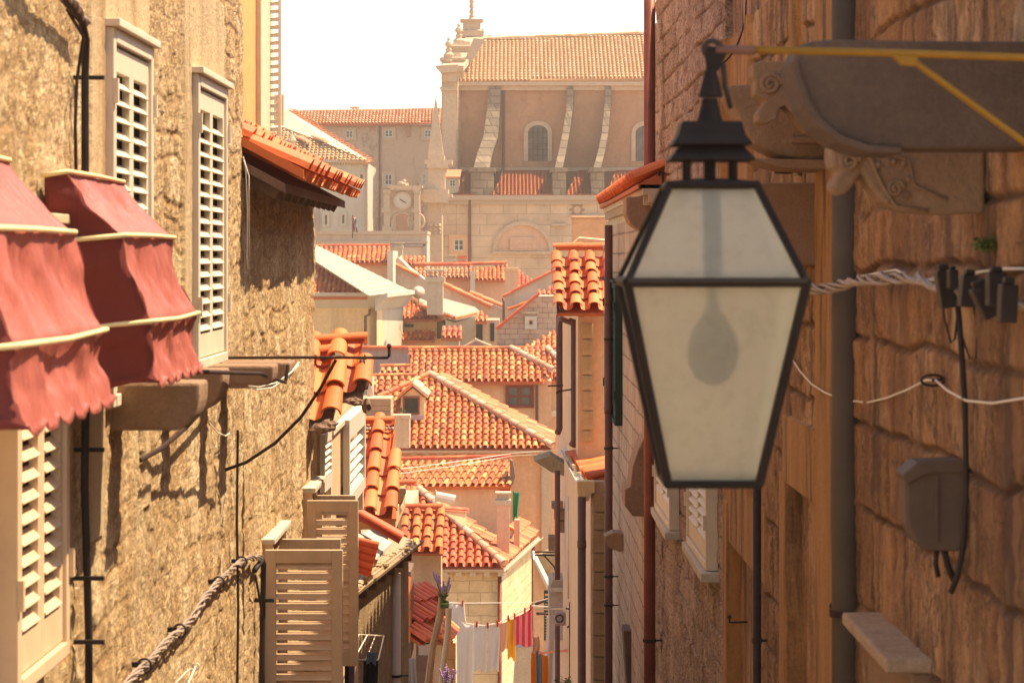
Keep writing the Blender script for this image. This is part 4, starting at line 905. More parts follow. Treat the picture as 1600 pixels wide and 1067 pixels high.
for ax in range(4):
    build(pane(ht - .002, zt - .004, hm - .006, zm + .008, ax), 'pane', M['frost'], Lp); build(pane(hm - .006, zm - .008, hb, zb2 + .006, ax), 'pane', M['frost'], Lp)
mb = MB(); mb.sq([(hb, 0), (hb, .004)], (lx, YC, zb2 - .004)); build(mb, 'bottom', M['iron_lamp'], Lp)
mb = MB(); mb.sq([(ht + .004, -.006), (ht + .004, .004), (.03, .012)], (lx, YC, zt + .004)); build(mb, 'top_plate', M['iron_lamp'], Lp)
for s, t in ((-1, -1), (1, -1), (1, 1), (-1, 1)):
    mb = MB(); mb.tube([(lx + s * .050, YC + t * .050, zt), (lx + s * .050, YC + t * .050, lz(246))], .006, 8); build(mb, 'post', M['iron_lamp'], Lp)
mb = MB(); mb.tube([(lx, YC, zt), (lx, YC, lz(246))], .0135, 12); build(mb, 'stem', M['iron_lamp'], Lp)
mb = MB(); mb.sq([(.090, 0), (.090, .003), (.064, .034), (.050, .034)], (lx, YC, lz(252))); build(mb, 'cap', M['iron_lamp'], Lp, label='lower flared cap of the lantern')
mb = MB(); mb.sq([(.084, 0), (.084, .003), (.072, .02), (.063, .050), (.02, .052)], (lx, YC, lz(228))); build(mb, 'cap', M['iron_lamp'], Lp, label='upper flared cap of the lantern')
mb = MB(); mb.lathe([(.029, 0), (.019, .040), (.017, .052), (.001, .053)], (lx, YC, lz(192)), 20); build(mb, 'cone', M['iron_lamp'], Lp, smooth=False)
mb = MB(); mb.lathe([(.0265, 0), (.0265, .003), (.013, .056), (.008, .062)], (lx + .002, YC, lz(152)), 20); build(mb, 'finial', M['iron_lamp'], Lp)
mb = MB(); mb.prism([V((lxx(1100), YC - .006, lz(80))), V((lxx(1104), YC - .006, lz(112))), V((lxx(1122), YC - .006, lz(112))), V((lxx(1136), YC - .006, lz(84))), V((lxx(1130), YC - .006, lz(74))), V((lxx(1106), YC - .006, lz(72)))], (0, .012, 0)); build(mb, 'hanger', M['iron_lamp'], Lp, bevel=.003)
mb = MB(); mb.torus((lxx(1113), YC, lz(77)), .018, .0065, (1, 0, 0), (0, 0, 1)); build(mb, 'ring', M['iron'], Lp, smooth=True)
mb = MB(); mb.tube([(lxx(1118), YC, lz(78)), (lxx(1180), YC, lz(79))], .010, 10); build(mb, 'arm_end', M['pipe_brown'], Lp, smooth=True)
mb = MB(); mb.tube([(lxx(1178), YC, lz(78)), (lxx(1420), YC, lz(84)), (lxx(1768), YC, lz(96))], .0085, 10); mb.tube([(lxx(1400), YC, lz(90)), (lxx(1430), YC, lz(98)), (lxx(1600), YC, lz(222)), (lxx(1765), YC + .02, lz(352))], .0075, 10)
build(mb, 'arm', M['yellow'], Lp, smooth=True)
mb = MB(); mb.pprism([(1392, 86), (1436, 88), (1430, 104), (1408, 102)], YC - .01, .02); build(mb, 'joint_plate', M['yellow'], Lp, bevel=.003)
mb = MB(); mb.tube([(lxx(1130), YC, lz(100)), (lxx(1133), YC, lz(135)), (lxx(1142), YC, lz(170))], .006); build(mb, 'lamp_wire', M['black'], Lp, smooth=True)
mb = MB(); mb.lathe([(.012, .01), (.036, .022), (.050, .05), (.054, .08), (.048, .115), (.034, .145), (.016, .165), (.012, .20), (.020, .23), (.022, .31)], (lx - .0, YC - .075, lz(605)), 20); build(mb, 'bulb', M['iron_lamp'], Lp, smooth=True)
mb = MB(); mb.tube([(lx, YC - .075, lz(605) + .31), (lx, YC - .03, zt)], .020, 12); build(mb, 'lamp_holder', M['iron_lamp'], Lp, smooth=True)
# ================================================================ HOUSES DOWN THE LANE
class Plane3(Plane):
    def __init__(s, a, b, c):
        a, b, c = V(a), V(b), V(c); n = (b - a).cross(c - a).normalized()
        if n.z < 0: n = -n
        s.p0 = a; s.n = n; s.a = n.cross(V((0, 0, 1))).normalized(); s.d = s.a.cross(n).normalized()
        if s.d.z > 0: s.d = -s.d
        if s.a.x < 0: s.a = -s.a
def foot(parent, pts, ztop, mat, name='wall', zb=None):
    """walls over a footprint given as (px, Y) or 3D-x tuples"""
    Ym = min(p[1] for p in pts); zb = gz(Ym) - .8 if zb is None else zb
    mb = MB(); mb.prism([V((p[0], p[1], zb)) for p in pts], (0, 0, ztop - zb)); return build(mb, name, M[mat], parent)
def X_(px, Y): return (px - CX) / F * Y
def chimney(px0, px1, py0, py1, Y, mat, cap, label, caph=14, over=3, dep=None, pots=True, zb=None):
    T = thing('chimney', label, 'chimney', 'chimneys on the roofs'); a, b = P(px0, py1, Y), P(px1, py0, Y); dep = dep or (b.x - a.x); c = caph / F * Y; ov = over / F * Y
    mb = MB(); mb.box(a.x, b.x, Y, Y + dep, a.z if zb is None else zb, b.z - c); build(mb, 'stack', M[mat], T, bevel=.01)
    mb = MB(); mb.box(a.x - ov, b.x + ov, Y - ov, Y + dep + ov, b.z - c, b.z - c * .6); build(mb, 'collar', M[cap], T, bevel=.01)
    if pots:
        for k in range(3):
            x = a.x + (b.x - a.x) * (k + .5) / 3; mb = MB(); mb.box(x - .05, x + .05, Y + .02, Y + dep - .02, b.z - c * .6, b.z - c * .15); build(mb, 'vent', M['mortar'], T)
    mb = MB(); mb.box(a.x - ov, b.x + ov, Y - ov, Y + dep + ov, b.z - c * (.15 if pots else .6), b.z); build(mb, 'cap', M[cap], T, bevel=.01)
    return T
def gutter(parent, pts, r, mat='copper', name='gutter'):
    pts = [V(p) for p in pts]; mb = MB()
    for i in range(len(pts) - 1):
        d = (pts[i + 1] - pts[i]); a = d.cross(V((0, 0, 1))).normalized(); vs = []
        for q in (pts[i], pts[i + 1]):
            for rr in (r, r * .82):
                for k in range(7):
                    th = math.pi * k / 6; vs.append(q + a * rr * math.cos(th) - V((0, 0, 1)) * rr * math.sin(th))
        fs = []
        for L0 in (0, 7): fs += [(L0 + k, L0 + k + 1, L0 + k + 15, L0 + k + 14) for k in range(6)]
        fs += [(0, 7, 21, 14), (6, 13, 27, 20)]
        mb.add(vs, fs)
    return build(mb, name, M[mat], parent)

def stack(parent, px0, px1, py0, py1, Y, h, mat, dep=.12, sd=1):
    rnd = random.Random(sd); y = py0
    while y < py1:
        hh = h * rnd.uniform(.85, 1.2); mb = MB(); mb.pbox(px0 - rnd.uniform(0, 1.2), px1 + rnd.uniform(0, 3), y, min(y + hh - .8, py1), Y, dep); build(mb, 'quoin', M[mat], parent, bevel=.018); y += hh
# --- house with broken eave tiles just past the rough stone wall
H = thing('tiled_house', 'narrow beige house with broken eave tiles next to the rough wall end', 'house')
mb = MB(); a = P(486, 640, 17.7)
mb.box(-3.5, XL(17.7), 17.45, 22.2, -7, zat(655, 17.7)); build(mb, 'wall', M['plaster_tan'], H)
pl = Plane(520, 640, 17.0, 24)
roof(H, pl, [(484, 652), (519, 646), (527, 612), (566, 612), (573, 560), (560, 545), (484, 545)], w=.205, e=.42, mat='tile_near', seg=10, thick=.014, sd=5, fill=.03, jit=.012, under='mortar')
caps(H, pl.at(484, 556) + V((0, 0, .02)), pl.at(522, 552) + V((0, 0, .02)), .055, .4, 'tile_near', seg=10, thick=.012)
caps(H, pl.at(500, 540) + V((0, 0, .04)), pl.at(574, 538) + V((0, 0, .04)), .055, .32, 'tile_near', seg=10, thick=.012)
mb = MB(); rnd = random.Random(2)
for (x, y, rx, rz) in ((562, 590, .05, .09), (569, 575, .05, .12), (520, 600, .04, .10), (572, 625, .035, .05), (555, 618, .07, .03), (515, 655, .06, .04), (500, 660, .07, .035)): mb.blob(pl.at(x, y) + V((0, -.02, -.04)), rx, .10, rz, int(x), 10, .25)
build(mb, 'mortar_bed', M['wood_dark'], H)
XC = lambda Y: XL(Y) + .012
mb = MB(); mb.box(XC(17.6), XC(17.6) + .02, 17.62, 17.80, zat(795, 17.7), zat(690, 17.7)); 
lm = leaf((XC(17.5) + .01, 17.5, zat(770, 17.5)), (0.02, 1, 0), (1, 0, 0), .55, .42, st=.03, pitch=.05); build(lm, 'shutter', M['shutter_white'], H)
fr = MB(); fr.box(XC(18.2), XC(18.2) + .04, 18.1, 18.2, zat(800, 18.7), zat(668, 18.7)); fr.box(XC(21.4), XC(21.4) + .05, 21.38, 21.5, zat(800, 21.2), zat(660, 21.2)); fr.box(XC(18.7), XC(18.7) + .05, 18.2, 21.4, zat(655, 20), zat(648, 20)); build(fr, 'window_frame', M['shutter_cream'], H)
lm = leaf((XC(19.5) + .03, 19.4, zat(785, 20)), (0.008, 1, 0), (1, 0, 0), 1.9, .72, st=.12, pitch=.085, rails=(.16, .1), th=.05); build(lm, 'shutter', M['shutter_white'], H)
mb = MB(); mb.box(XC(18) + .0, XC(18) + .02, 18.22, 19.38, zat(790, 19), zat(662, 19)); build(mb, 'pane', M['shutter_brown'], H)
# --- chimney caps right behind it
T = chimney(552, 611, 622, 700, 30.0, 'plaster_tan', 'plaster_orange', 'wide chimney with pale pyramid cap and thin flue above the near tiles', caph=20, over=0, pots=False, dep=.6)
mb = MB(); mb.sq([(.24, 0), (.10, .09), (.02, .11)], (X_(581, 30.3), 30.3, zat(634, 30))); build(mb, 'cowl', M['white_stone'], T)
mb = MB(); mb.tube([(X_(579, 30.3), 30.3, zat(632, 30)), (X_(579, 30.3), 30.3, zat(590, 30))], .045, 10); build(mb, 'flue', M['pipe_pale'], T, smooth=True)
chimney(612, 640, 648, 700, 62, 'plaster_tan', 'plaster_tan', 'plain tan chimney block at the left end of the hipped roof', caph=6, over=1, pots=False)
# --- big near tile strip
H = thing('tiled_house', 'small house end with two columns of very large orange tiles', 'house')
wallbox(H, 554, 618, 800, 23.7, 2.2, 'plaster_orange', zb=-2.68)
pl = Plane(585, 800, 23.4, 25)
roof(H, pl, [(551, 802), (619, 802), (617, 664), (553, 664)], w=.2, e=.38, mat='tile_near', seg=12, thick=.014, sd=8, fill=.03, jit=.004, under='under')
caps(H, pl.at(553, 662) + V((0, 0, .03)), pl.at(617, 662) + V((0, 0, .03)), .055, .2, 'tile_near', seg=8)
mb = MB(); rnd = random.Random(4)
for k in range(12): mb.blob(pl.at(558 + k * 5, 672) + V((0, 0, .015)), .02, .03, .022, k)
build(mb, 'mortar_bed', M['mortar'], H)
# --- house with mossy gutter
H = thing('rubble_house', 'old rubble house with mossy sagging gutter below the near orange tiles', 'house')
n0 = P(514, 952, 21.0); zg = n0.z; Yf = zg / (-(846 - HY) / F); f0 = V((X_(650, Yf), Yf, zg))
foot(H, [(n0.x - .05, n0.y), (f0.x - .08, f0.y), (f0.x - 2.5, f0.y), (n0.x - 2, n0.y)], zg - .02, 'rubble')
up = V((-1.1, .35, 0)).normalized() * 1.5 + V((0, 0, .55)); mb = MB(); mb.prism([n0, f0, f0 + up, n0 + up], (0, 0, -.05)); rb = build(mb, 'roof', M['mortar'], H)
gutter(H, [n0 + V((.03, 0, .02)), f0 + V((.03, 0, .02))], .062)
mb = MB(); rnd = random.Random(12)
for k in range(70):
    t = rnd.random(); p = n0.lerp(f0, t) + V((rnd.uniform(-.16, .03), 0, rnd.uniform(-.01, .03))); mb.blob(p, rnd.uniform(.02, .05), rnd.uniform(.04, .1), rnd.uniform(.01, .03), k, 6, .3)
tag(build(mb, 'moss', M['wood_pale'], H), kind='stuff')
mb = MB()
for k in range(9):
    p = n0.lerp(f0, (k + .3) / 9); mb.box(p.x - .22, p.x + .01, p.y, p.y + .10, zg - .16, zg - .05)
build(mb, 'eave_beams', M['wood_dark'], H)
caps(H, P(556, 800, 22.9), P(627, 842, 22.9), .072, .34, 'tile_red', name='ridge_tiles', seg=10, thick=.012)
mb = MB(); mb.prism([P(556, 833, 22.7), P(576, 832, 23.3), P(612, 852, 23.3), P(590, 874, 22.7), P(556, 866, 22.6)], (0, .02, .03)); build(mb, 'sheet', M['white_metal'], H)
mb = MB()
for k in range(5):
    p, q = P(550, 842 + k * 11, 22.3), P(592 - k * 3, 852 + k * 11, 22.3); d = (q - p).normalized(); barrel(mb, q, d, d.cross(V((0, 1, 0))).normalized() * -1, V((0, -1, 0)), (q - p).length, .035, .035, 0, 0, 8)
build(mb, 'tile_stack', M['tile_red'], H, recalc=False)
T = thing('drain_pipe', 'grey hopper head and pipe beside the large orange tiles', 'pipe', 'drain pipes')
mb = MB(); mb.pbox(614, 634, 763, 772, 24.5, .1); mb.prism([P(615, 772, 24.5), P(633, 772, 24.5), P(629, 785, 24.5), P(619, 785, 24.5)], (0, .08, 0)); build(mb, 'hopper', M['mortar'], T)
mb = MB(); mb.tube([P(624, 784, 24.54), P(624, 796, 24.54), P(617, 812, 24.54), P(617, 830, 24.54)], .03, 10); build(mb, 'pipe', M['pipe_pale'], T, smooth=True)
vpipe(618, 895, None, 24.9, .055, 'pipe_pale', 'pale brown pipe at the end of the rubble house', clamp=(1055,))
# drying rack with dark clothes
T = thing('drying_rack', 'small white drying rack sticking out with dark trousers', 'drying rack'); Y = 20.6
mb = MB(); A0, B0, C0, D0 = P(561, 991, Y), P(600, 993, Y), P(534, 1030, Y - 1.2), P(591, 1031, Y - 1.2)
for a, b in ((A0, B0), (C0, D0), (A0, C0), (B0, D0)): mb.tube([a, b], .006)
for t in (.33, .66): mb.tube([A0.lerp(B0, t), C0.lerp(D0, t)], .006)
build(mb, 'frame', M['shutter_white'], T)
def cloth(px0, px1, pt0, pt1, pb0, pb1, Y, mat, label, cat='laundry', pegs=(), folds=3.0, amp=.04, sd=0, name='laundry', group='clothes hung over the lane', shapef=None, taper=0):
    nx, nz = 22, 26; vs = []; rnd = random.Random(sd); ph = rnd.uniform(0, 6)
    for j in range(nz + 1):
        t = j / nz
        for i in range(nx + 1):
            s = i / nx; s2 = s + taper * (0.5 - s) * t; top = pt0 + (pt1 - pt0) * s + 2.5 * math.sin(s * math.pi); bot = pb0 + (pb1 - pb0) * s + 3 * math.sin(s * 7 + ph)
            p = P(px0 + (px1 - px0) * s2, top + (bot - top) * t, Y); p.y += amp * math.sin(s * folds * 6.28 + ph + t * 1.2) * (.3 + .7 * t); p.x += .3 * amp * math.sin(t * 4 + ph); vs.append(p)
    mb = MB(); mb.add(vs, [(j * (nx + 1) + i, j * (nx + 1) + i + 1, (j + 1) * (nx + 1) + i + 1, (j + 1) * (nx + 1) + i) for j in range(nz) for i in range(nx)])
    o = one(mb, name, M[mat], label, cat, group, smooth=True); sm = o.modifiers.new('solid', 'SOLIDIFY'); sm.thickness = .008
    for px in pegs:
        py = pt0 + (pt1 - pt0) * (px - px0) / (px1 - px0); q = P(px, py, Y); pm = MB(); pm.box(q.x - .018, q.x + .018, Y - .03, Y + .03, q.z - .05, q.z + .07); build(pm, 'peg', M['c_red'], o)
    return o
cloth(538, 553, 1030, 1030, 1100, 1100, 19.4, 'c_black', 'black trousers hanging on the left of the small rack', amp=.01, sd=1)
cloth(545, 551, 1016, 1016, 1090, 1090, 19.3, 'c_mauve', 'narrow mauve garment on the small rack', amp=.01, sd=2)
cloth(567, 590, 1031, 1031, 1100, 1100, 19.4, 'c_black', 'black trousers hanging on the right of the small rack', amp=.015, sd=3)
cloth(574, 588, 1016, 1018, 1034, 1036, 19.35, 'c_blue', 'small blue cloth draped over the small rack', amp=.01, sd=4)

# --- narrow house with three tile columns
H = thing('tiled_house', 'tan house front with three tile columns beyond the mossy gutter', 'house')
wallbox(H, 640, 689, 858, 42, .8, 'plaster_tan')
mb = MB(); mb.box(X_(560, 42), X_(640, 42), 43.2, 46, gz(42), zat(800, 42)); build(mb, 'side_wall', M['plaster_tan'], H)
pl = Plane(660, 857, 41.6, 25)
roof(H, pl, [(626, 860), (692, 860), (690, 797), (628, 797)], w=.205, e=.36, mat='tile', seg=8, thick=.012, sd=11, fill=.04, under='under')
caps(H, pl.at(622, 796) + V((0, 0, .05)), pl.at(692, 796) + V((0, 0, .05)), .07, .35, 'tile_red')
pl2 = Plane(635, 792, 45.5, 25)
roof(H, pl2, [(622, 793), (650, 793), (650, 760), (622, 760)], w=.205, e=.34, mat='tile', sd=12, fill=.04)
caps(H, pl2.at(606, 758) + V((0, 0, .05)), pl2.at(651, 758) + V((0, 0, .05)), .06, .35, 'tile_red')
mb = MB(); mb.prism([P(692, 796, 44), P(728, 799, 48), P(728, 822, 48), P(692, 800, 44)], (0, .3, 0)); build(mb, 'parapet', M['plaster_orange'], H)
caps(H, P(690, 794, 44), P(729, 797, 48), .06, .4, 'tile_red')
# --- low red roofs, posts and lavender at the bottom
H = thing('lean_to', 'low lean-to with bright red ribbed tiles and dark timber edge', 'lean-to'); 
pl = Plane(692, 930, 36, 32, 68)
roof(H, pl, [(641, 905), (692, 925), (684, 965), (664, 1004), (645, 990), (640, 940)], w=.16, e=.34, mat='tile_red', sd=21, fill=.05)
mb = MB(); mb.tube([P(637, 898, 35.5), P(643, 945, 35.2), P(648, 985, 34.8)], .055, 6); mb.tube([P(694, 918, 39), P(682, 968, 37), P(667, 1008, 34.4)], .05, 6); build(mb, 'timber_edge', M['wood_dark'], H)
mb = MB(); mb.pbox(650, 672, 1002, 1090, 36.5, .4); build(mb, 'wall', M['wood_dark'], H)
mb = MB(); mb.pbox(654, 671, 1008, 1023, 33.9, .15); build(mb, 'box', M['plaster_grey'], H)
H = thing('tiled_wall', 'sliver of wall hung with flat orange tiles beside the pale pipe', 'wall')
mb = MB(); mb.pbox(628, 642, 893, 1030, 34, 1.0); build(mb, 'wall', M['wood_dark'], H)
mb = MB()
for k in range(4): y = 896 + k * 26; mb.prism([P(628, y, 33.95), P(642, y + 6, 33.95), P(641, y + 30, 33.85), P(628, y + 26, 33.85)], (0, .03, 0))
build(mb, 'tiles', M['tile_near'], H)
H = thing('lean_to', 'second lean-to roof with pale ribbed tiles behind the timber post', 'lean-to')
pl = Plane3(P(690, 955, 44), P(706, 960, 44.6), P(692, 1000, 42)); roof(H, pl, [(684, 945), (708, 962), (704, 1004), (686, 1000)], w=.15, e=.3, mat='tile', sd=22, fill=.05)
mb = MB(); mb.pbox(672, 712, 1004, 1100, 44, 1); build(mb, 'wall', M['ashlar_gold'], H)
mb = MB()
for k in range(14): mb.pbox(673, 677, 1008 + k * 7, 1012 + k * 7, 38, .05)
build(mb, 'tile_edge', M['tile_red'], H)
for pts, Y, r, lb, mt in ((((692, 925), (688, 960), (676, 1010), (668, 1075)), 32, .05, 'leaning weathered timber post left of the lavender', 'wood'), (((701, 950), (700, 985), (694, 1030), (688, 1080)), 31, .04, 'pale crooked timber post right of the lavender', 'wood_pale')):
    mb = MB(); mb.tube([P(x, y, Y) for x, y in pts] + [V((P(*pts[-1], Y).x, Y, gz(Y)))], r, 8); one(mb, 'timber_post', M[mt], lb, 'post', 'timber posts among the lavender')
def lavender(px, py, Y, n, hgt, label, sd):
    rnd = random.Random(sd); T = thing('lavender_plant', label, 'plant', 'lavender plants'); st_ = MB(); fl = MB(); lf = MB(); c = P(px, py, Y)
    for i in range(n):
        d = V((rnd.uniform(-.35, .35), rnd.uniform(-.3, .3), 1)).normalized(); L = hgt * rnd.uniform(.5, 1); e = c + d * L; st_.tube([c, c + d * L * .5 + V((rnd.uniform(-.02, .02), 0, 0)), e], .004, 4)
        for k in range(5): fl.blob(e + d * (k * .022 - .03), .016, .016, .018, i * 7 + k, 5, .3)
        for k in range(5):
            q = c + d * L * rnd.uniform(0, .45); w_ = V((rnd.uniform(-1, 1), rnd.uniform(-1, 1), rnd.uniform(0, 1))).normalized() * .07; lf.add([q, q + w_ * .5 + V((0, 0, .012)), q + w_, q + w_ * .5 - V((0, 0, .012))], [(0, 1, 2, 3)])
    build(st_, 'stems', M['leaf'], T); build(fl, 'flowers', M['lavender'], T); build(lf, 'leaves', M['leaf'], T, recalc=False)
lavender(693, 945, 29.5, 12, .36, 'flowering lavender in front of the yellow wall, upper plant', 1)
lavender(700, 1085, 29.0, 16, .30, 'lavender spikes at the bottom edge by the white sheet', 2)
mb = MB(); mb.pbox(688, 701, 943, 950, 29.4, .2); one(mb, 'planter', M['leaf'], 'small mossy planter under the upper lavender', 'planter')
cloth(632, 651, 1026, 1026, 1100, 1100, 27.5, 'c_white', 'pale cloth hanging near the pale brown pipe', amp=.02, sd=6)

# --- golden stone house with hipped roof (front-centre)
H = thing('golden_stone_house', 'golden stone house with red hipped roof and washing in front', 'house')
c0 = P(786, 884, 58); zc = c0.z; Y2 = zc / (-(836 - HY) / F); c1 = V((X_(836, Y2), Y2, zc))
foot(H, [(-5, 58.0), (c0.x - .03, 58.0), (c1.x - .05, c1.y), (c1.x - 3, c1.y + 1), (-5, 64)], zc - .02, 'ashlar_gold')
pl = Plane(700, 882, 57.75, 25)
ap = pl.at(655, 768)
r1 = roof(H, pl, [(600, 884), (786, 884), (655, 768), (600, 768)], w=.2, e=.33, mat='tile_red', sd=31)
plr = Plane3(P(788, 884, 57.8), c1 + V((.1, 0, 0)), ap)
roof(H, plr, [(788, 884), (840, 834), (812, 806), (799, 846), (784, 848), (725, 808), (648, 757), (655, 768)], w=.2, e=.33, mat='tile', sd=32)
caps(H, ap + V((0, 0, .08)), pl.at(788, 884) + V((0, 0, .06)), .1, .36, 'tile_white')
gutter(H, [P(600, 889, 57.7), P(788, 889, 57.7), c1 + V((.16, 0, -.03))], .075, 'mortar')
mb = MB()
for k in range(5): mb.pbox(690 + k * 22, 699 + k * 22, 890, 900, 57.72, .3)
build(mb, 'eave_blocks', M['pale_stone'], H)
mb = MB(); x = X_(781, 57.9); mb.tube([(x, 57.9, zat(898, 57.9)), (x, 57.9, gz(58))], .05, 10); build(mb, 'drain_pipe', M['pipe_red'], H, smooth=True)
mb = MB(); x = X_(833, Y2 - .2); mb.tube([(x, Y2 - .3, zat(845, Y2)), (x, Y2 - .3, gz(60))], .05, 10); build(mb, 'drain_pipe', M['pipe_red'], H, smooth=True)
chimney(776, 796, 769, 884, 59.2, 'plaster_pink', 'pale_stone', 'square chimney rising from the red hipped roof beside the green cloth', caph=20, over=2.5)
mb = MB(); mb.pbox(803, 812, 812, 872, 60.8, .3); one(mb, 'flue', M['plaster_pink'], 'slim plastered flue right of the square chimney', 'flue')
cloth(801, 811, 766, 768, 812, 806, 60, 'c_green', 'green cloth hanging beside the square chimney', amp=.03, sd=8, taper=.3)
mb = MB(); mb.tube([P(681, 775, 57), P(711, 781, 57)], .12, 10); mb.tube([P(681, 765, 57.05), P(681, 790, 57.05)], .02, 6); one(mb, 'vent_pipe', M['pipe_pale'], 'pale horizontal vent pipe over the red hipped roof', 'vent')
# --- pink house with shed roof
H = thing('pink_house', 'pink plastered house with one row of pale tiles, behind the red hip', 'house')
wallbox(H, 560, 798, 755, 65.6, 2.8, 'plaster_pink')
pl = Plane(700, 757, 65.2, 25)
roof(H, pl, [(560, 759), (796, 755), (798, 718), (560, 724)], w=.19, e=.33, mat='tile', sd=41, skew=-.25)
caps(H, pl.at(560, 722) + V((0, 0, .06)), pl.at(799, 716) + V((0, 0, .06)), .07, .4, 'tile_red')
mb = MB(); mb.prism([P(797, 718, 65.3), P(801, 720, 65.3), P(805, 745, 65.3), P(801, 757, 65.3), P(796, 757, 65.3)], (0, .4, 0)); build(mb, 'verge', M['wood_dark'], H)
mb = MB(); mb.prism([P(776, 755, 65.4), P(800, 755, 65.4), P(796, 768, 65.4), P(782, 768, 65.4)], (0, .3, 0)); build(mb, 'flashing', M['c_red'], H)
# --- big hipped roof with dormer
H = thing('hipped_house', 'orange plastered house with large hipped roof and little dormer', 'house')
wallbox(H, 560, 860, 702, 69.5, 6.0, 'plaster_orange')
pl = Plane(700, 698, 69.0, 25)
ap = pl.at(672, 588)
roof(H, pl, [(560, 699), (862, 699), (672, 588), (590, 622), (560, 640)], w=.205, e=.33, mat='tile', sd=51)
zc = P(862, 699, 69).z; Y2 = zc / (-(677 - HY) / F)
plr = Plane3(P(862, 699, 69), V((X_(866, Y2), Y2, zc)), ap)
roof(H, plr, [(863, 699), (867, 678), (690, 582), (672, 588)], w=.205, e=.33, mat='tile', sd=52)
caps(H, ap + V((0, 0, .1)), pl.at(864, 700) + V((0, 0, .07)), .11, .36, 'tile_white')
caps(H, ap + V((0, 0, .1)), pl.at(590, 624) + V((0, 0, .07)), .10, .36, 'tile')
gutter(H, [P(560, 704, 68.9), P(864, 704, 68.9)], .075, 'mortar')
mb = MB()
for k in range(11): mb.pbox(642 + k * 20, 650 + k * 20, 705, 712, 69.1, .4)
build(mb, 'eave_blocks', M['pale_stone'], H)
mb = MB(); mb.pbox(846, 861, 712, 1000, 69.4, .1); build(mb, 'pilaster', M['pale_stone'], H)
q = pl.at(644, 652); Yd_ = q.y - .15
D = MB(); D.prism([P(x, y, Yd_) for x, y in ((625, 652), (663, 652), (663, 622), (645, 606), (627, 620))], (0, 3.2, 0)); dm = build(D, 'dormer', M['plaster_yellow'], H)
mb = MB(); mb.pbox(632, 653, 622, 645, Yd_ - .03, .03); build(mb, 'pane', M['dark'], dm)
mb = MB()
for q in ((629.5, 632, 619, 648), (653, 655.5, 619, 648), (632, 653, 619, 622), (632, 653, 645, 648)): mb.pbox(*q, Yd_ - .06, .06)
build(mb, 'window_frame', M['brown_paint'], dm)
mb = MB(); mb.pbox(636, 662, 648, 656, Yd_ - .12, .12); build(mb, 'sill', M['wood_grey'], dm)
def slabroof(a, b, name='dormer_roof', mat='tile_white', dep=3.6, t=.1):
    m_ = MB(); a, b = P(*a, Yd_ - .18), P(*b, Yd_ - .18); m_.prism([a, b, b + V((0, 0, t)), a + V((0, 0, t))], (0, dep, 0)); return m_
mb = slabroof((645, 603), (668, 622)); o = build(mb, 'dormer_roof', M['tile_white'], H)
tm = MB(); a, b = P(645, 600, Yd_ - .18), P(669, 620, Yd_ - .18); dd_ = (b - a).normalized(); nn = V((0, 1, 0)).cross(dd_) * -1
if nn.z < 0: nn = -nn
for k in range(14):
    for r in range(2): barrel(tm, a + dd_ * ((r + 1) * .28) + V((0, .1 + k * .2, 0)), dd_, V((0, 1, 0)), nn, .3, .07, .06, .03, 0, 6)
build(tm, 'roof_tiles', M['tile_white'], o, recalc=False)
mb = slabroof((645, 603), (621, 624)); build(mb, 'dormer_roof', M['tile'], H)
sprig(P(631, 648, Yd_ - .2), 40, .22, 'little potted plant on the dormer sill', cat='plant', name='potted_plant', up=.9)
# --- house with brown window
H = thing('brown_window_house', 'orange plastered house with brown framed window and hipped roof', 'house')
wallbox(H, 640, 862, 595, 78.4, 5.5, 'plaster_orange')
pl = Plane(700, 593, 78, 25)
roof(H, pl, [(640, 595), (848, 593), (862, 581), (800, 547), (640, 547)], w=.21, e=.33, mat='tile', sd=61)
caps(H, pl.at(640, 547) + V((0, 0, .06)), pl.at(800, 547) + V((0, 0, .06)), .09, .4, 'tile')
caps(H, pl.at(799, 547) + V((0, 0, .08)), pl.at(866, 582) + V((0, 0, .08)), .12, .36, 'tile_white')
window(H, 790, 834, 601, 637, 78.38, None, 'brown_paint', 'glass_green', mv=1, mh=1, fw=.1, label='brown framed double window')
mb = MB(); mb.tube([P(852, 588, 78.2), P(846, 596, 78.2), P(839, 600, 78.2), P(839, 668, 78.2)], .05, 8); build(mb, 'drain_pipe', M['pipe_brown'], H, smooth=True)
H = thing('tiled_house', 'orange house between the brown window and the right side pipes', 'house')
wallbox(H, 846, 905, 590, 84, 4, 'plaster_orange'); pl = Plane(840, 590, 83.6, 25)
roof(H, pl, [(800, 592), (900, 592), (884, 575), (855, 547), (800, 547)], w=.21, e=.33, mat='tile', sd=62)
caps(H, pl.at(855, 547) + V((0, 0, .08)), pl.at(884, 575) + V((0, 0, .08)), .12, .36, 'tile_white')
mb = MB(); mb.pbox(848, 853, 600, 645, 83.9, .1); mb.pbox(846, 872, 643, 651, 83.6, .4); build(mb, 'window_frame', M['white_stone'], H)
mb = MB(); mb.pbox(853, 866, 603, 643, 83.95, .05); build(mb, 'pane', M['plaster_tan'], H)
